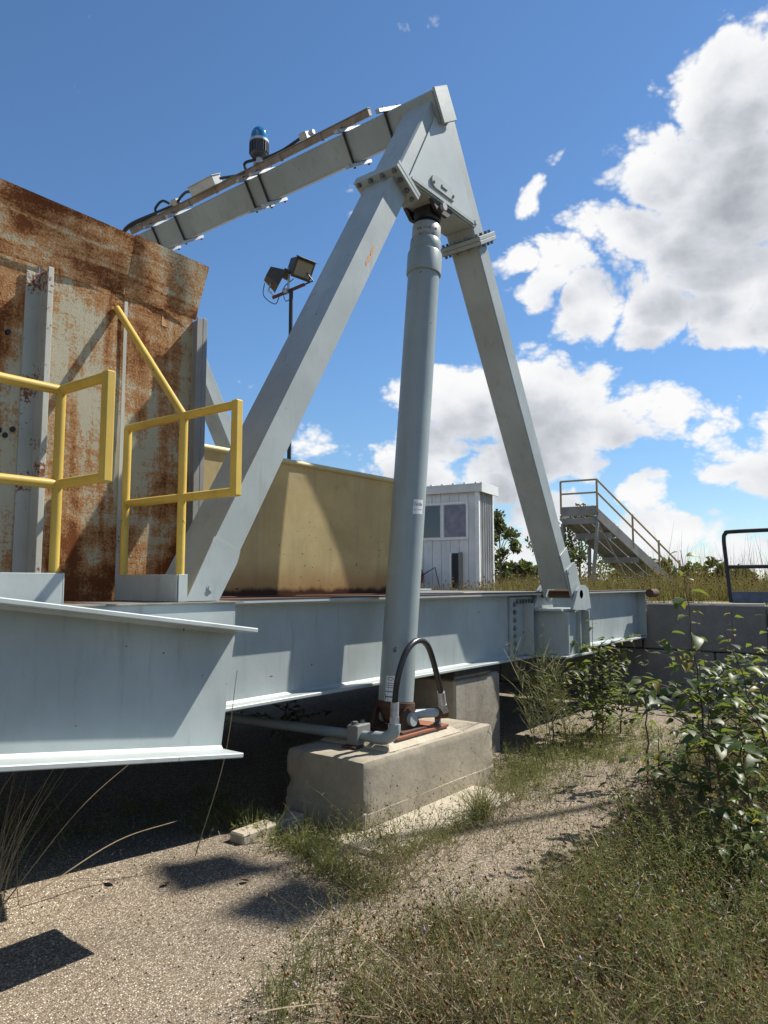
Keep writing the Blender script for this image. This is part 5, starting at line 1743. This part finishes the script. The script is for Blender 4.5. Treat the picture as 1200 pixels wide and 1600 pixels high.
sapling('leafy_shrub', 'shady shrub under the platform left of the cylinder', 'shrub', (4.9, 5.0, 0), (4.9, 4.9, 0.75), 90, 0.07, 9, 0.45, 74, 0.02, 0, 0.05)

# dead leaves on the pavement
for i, (x, y, a, lab) in enumerate(((2.16, 3.36, 0.3, 'small brown dead leaf on the pavement near the left edge'), (2.62, 2.90, 1.2, 'brown dead leaf on the pavement between the two round shadows'),
                                    (2.36, 3.20, 2.0, 'tiny dark dead leaf on the pavement below the beam'))):
    me = leaf_mesh('dead_leaf', 0.05, 0.035, 0.6, -0.3, M['stem_brown'], i)
    o = bpy.data.objects.new('dead_leaf', me)
    COL.objects.link(o)
    o.location = (x, y, gz(x, y) + 0.006)
    o.rotation_euler = (0.1, 0.1, a)
    tag(o, lab, 'leaf')

# --- field grass behind the wall
n = 46000
dd_ = 10.2 * (70 / 10.2) ** (RNG.random(n) ** 1.5)
uu = RNG.uniform(-0.45, 0.95, n)
X_ = dd_ * (math.cos(TH) + uu * math.sin(TH))
Y_ = dd_ * (math.sin(TH) - uu * math.cos(TH))
ok = (X_ > 10.62) | (Y_ > 9.4)
ccv = np.c_[X_, Y_] - np.array([CB.x, CB.y])
lx = ccv @ np.array([cxv.x, cxv.y])
ly = ccv @ np.array([cyv.x, cyv.y])
ok &= ~((lx > -0.1) & (lx < 1.05) & (ly > -0.15) & (ly < 2.3))
X_, Y_, dd_ = X_[ok], Y_[ok], dd_[ok]
n = len(X_)
Z_ = np.array([fz(a, b) for a, b in zip(X_, Y_)]) - 0.02
hh = RNG.uniform(0.18, 0.55, n) * (0.75 + 0.5 * np.sin(X_ * 0.9) * np.sin(Y_ * 0.8 + 1)) * np.where(dd_ > 20, 1.15, 1.0)
strips('field_grass', np.c_[X_, Y_, Z_], rnd_dir(n, 1.0, 0.22), hh, 0.004 + 0.00055 * dd_, M['field'], RNG.normal(0, 0.22, (n, 3)) * np.array([1, 1, 0.3]), 3,
       kind='stuff', label='tall brown and olive dry grass of the field behind the wall', cat='grass')
s_ = RNG.random(n) < 0.16
blobs('field_grass_heads', np.c_[X_, Y_, Z_ + hh * 0.95][s_], 0.006 + 0.0007 * dd_[s_], M['seed'], kind='stuff', label='rusty seed heads over the field grass', cat='seed heads')
s_ = RNG.random(n) < 0.34
strips('field_green_growth', np.c_[X_, Y_, Z_][s_], rnd_dir(int(s_.sum()), 0.7, 0.6), hh[s_] * 0.45, 0.008 + 0.0007 * dd_[s_], M['grassgreen'], None, 2, kind='stuff', label='low green growth under the dry field grass', cat='grass')
# taller weeds standing above the field by the guard rail
n = 420
uu = RNG.uniform(0.36, 0.62, n)
dd_ = RNG.uniform(11.0, 15.0, n)
X_ = dd_ * (math.cos(TH) + uu * math.sin(TH))
Y_ = dd_ * (math.sin(TH) - uu * math.cos(TH))
strips('field_tall_weeds', np.c_[X_, Y_, np.full(n, FIELD_Z)], rnd_dir(n, 1.0, 0.16), RNG.uniform(0.5, 0.98, n), 0.009, M['field'], RNG.normal(0, 0.12, (n, 3)), 4, kind='stuff', label='taller straggly weeds standing behind the guard rail', cat='weeds')


# --- trees
def tree(name, label, base, h, rx, n_leaf, leaf_s, seed_, clumps=14, low=0.25, trunk=True, group=None):
    rg = np.random.default_rng(seed_)
    rr = random.Random(seed_)
    base = Vector(base)
    t = thing(name, label, 'tree', tuple(base), group)
    bm = bmesh.new()
    top = base + Vector((0, 0, h * 0.85))
    tr_ = max(0.02, h * 0.018)
    add_tube(bm, [base, base.lerp(top, 0.35) + Vector((rr.gauss(0, 0.03) * h, 0, 0)), base.lerp(top, 0.7), top], [tr_, tr_ * 0.75, tr_ * 0.45, tr_ * 0.15], 7)
    cents = []
    for c in range(clumps):
        f = rr.uniform(low, 1.0)
        a = rr.uniform(0, 2 * math.pi)
        w_ = rx * math.sin(math.pi * (0.18 + 0.78 * (f - low) / (1 - low))) * rr.uniform(0.4, 1.0)
        p = base + Vector((math.cos(a) * w_, math.sin(a) * w_, h * f * 0.97))
        st = base.lerp(top, max(0.1, f - 0.18))
        add_tube(bm, [st, st.lerp(p, 0.5) + Vector((0, 0, 0.03 * h)), p], [tr_ * 0.4, tr_ * 0.25, tr_ * 0.08], 5, False)
        cents.append((p, rr.uniform(0.55, 1.0) * rx * 0.42))
    bm_obj('trunk', bm, M['bark'], t)
    P_, per = [], n_leaf // clumps
    tn = []
    for p, r_ in cents:
        d_ = rg.normal(size=(per, 3))
        d_ /= np.linalg.norm(d_, axis=1, keepdims=True)
        P_.append(np.array(p) + d_ * (r_ * rg.random(per) ** 0.45)[:, None] * np.array([1, 1, 0.8]))
        tn.append(np.clip(rg.normal(0.5, 0.28, per), 0, 1))
    P_ = np.concatenate(P_)
    strips('crown', P_, rg.normal(size=P_.shape), leaf_s, leaf_s * 0.75, M['treeleaf'], None, 1, tint=np.concatenate(tn), parent=t, taper=0.5)
    return t


tree('young_tree', 'slender young tree beside the right wall of the cabin', tuple(cpos(781, 20.0, FIELD_Z)), 2.15, 0.60, 1500, 0.085, 3, 16, 0.2)
tree('young_tree', 'bushy tree seen through the legs of the access stair', tuple(cpos(905, 33.0, FIELD_Z)), 3.4, 2.0, 3200, 0.13, 4, 22, 0.15)
far = [(1022, 90, 3.0, 2.6), (1108, 110, 3.3, 3.4), (1150, 120, 2.8, 3.2), (1075, 130, 2.9, 4.0), (820, 100, 2.6, 3.4), (790, 130, 2.9, 4.5), (990, 75, 2.6, 2.2)]
labs = ['round dark tree on the horizon right of the stair foot', 'dark tree on the horizon left of the guard rail', 'low tree on the horizon just left of the guard rail post',
        'small distant tree between two darker ones on the horizon', 'low far tree left of the right gantry leg', 'wide far tree right of the cabin', 'dark bush by the foot of the stair handrail',
        'far tree behind the guard rail at the right edge', 'far tree behind the cabin roof line', 'far tree behind the right gantry leg', 'far tree behind the stair', 'faint far tree right of the stair']
for i, (u_, d_, h_, r_) in enumerate(far):
    tree('horizon_tree', labs[i], tuple(cpos(u_, d_, FIELD_Z - 0.0001 * d_)), h_, r_, 700, 0.30 + d_ * 0.003, 100 + i, 10, 0.15, group='trees on the horizon')

# --- loose stones on the pavement
n = 2600
X_ = RNG.uniform(0.6, 6.5, n)
Y_ = RNG.uniform(1.4, 4.2, n)
ok = ~((X_ > 3.2) & (X_ < 5.1) & (Y_ > 2.5) & (Y_ < 3.6))
X_, Y_ = X_[ok], Y_[ok]
blobs('loose_stones', np.c_[X_, Y_, ground_at(X_, Y_) + 0.002], RNG.uniform(0.0025, 0.0065, len(X_)), M['stone'], kind='stuff', label='loose little stones scattered on the pavement', cat='stones')

# --- two rusty scuffs on the front of the left leg
for z_, w_, h_ in ((3.735, 0.014, 0.045), (3.655, 0.016, 0.050)):
    p = leg_pt(-1, z_, FY)
    bm = bmesh.new()
    vs = [bm.verts.new((p.x + 0.03 + w_ * math.cos(a) * random.uniform(0.75, 1.1) + 0.5 * h_ * math.sin(a), FY - 0.0012, z_ + h_ * math.sin(a))) for a in [2 * math.pi * i / 12 for i in range(12)]]
    bm.faces.new(vs)
    bm_obj('rust_scuff', bm, M['scuff'], ga)
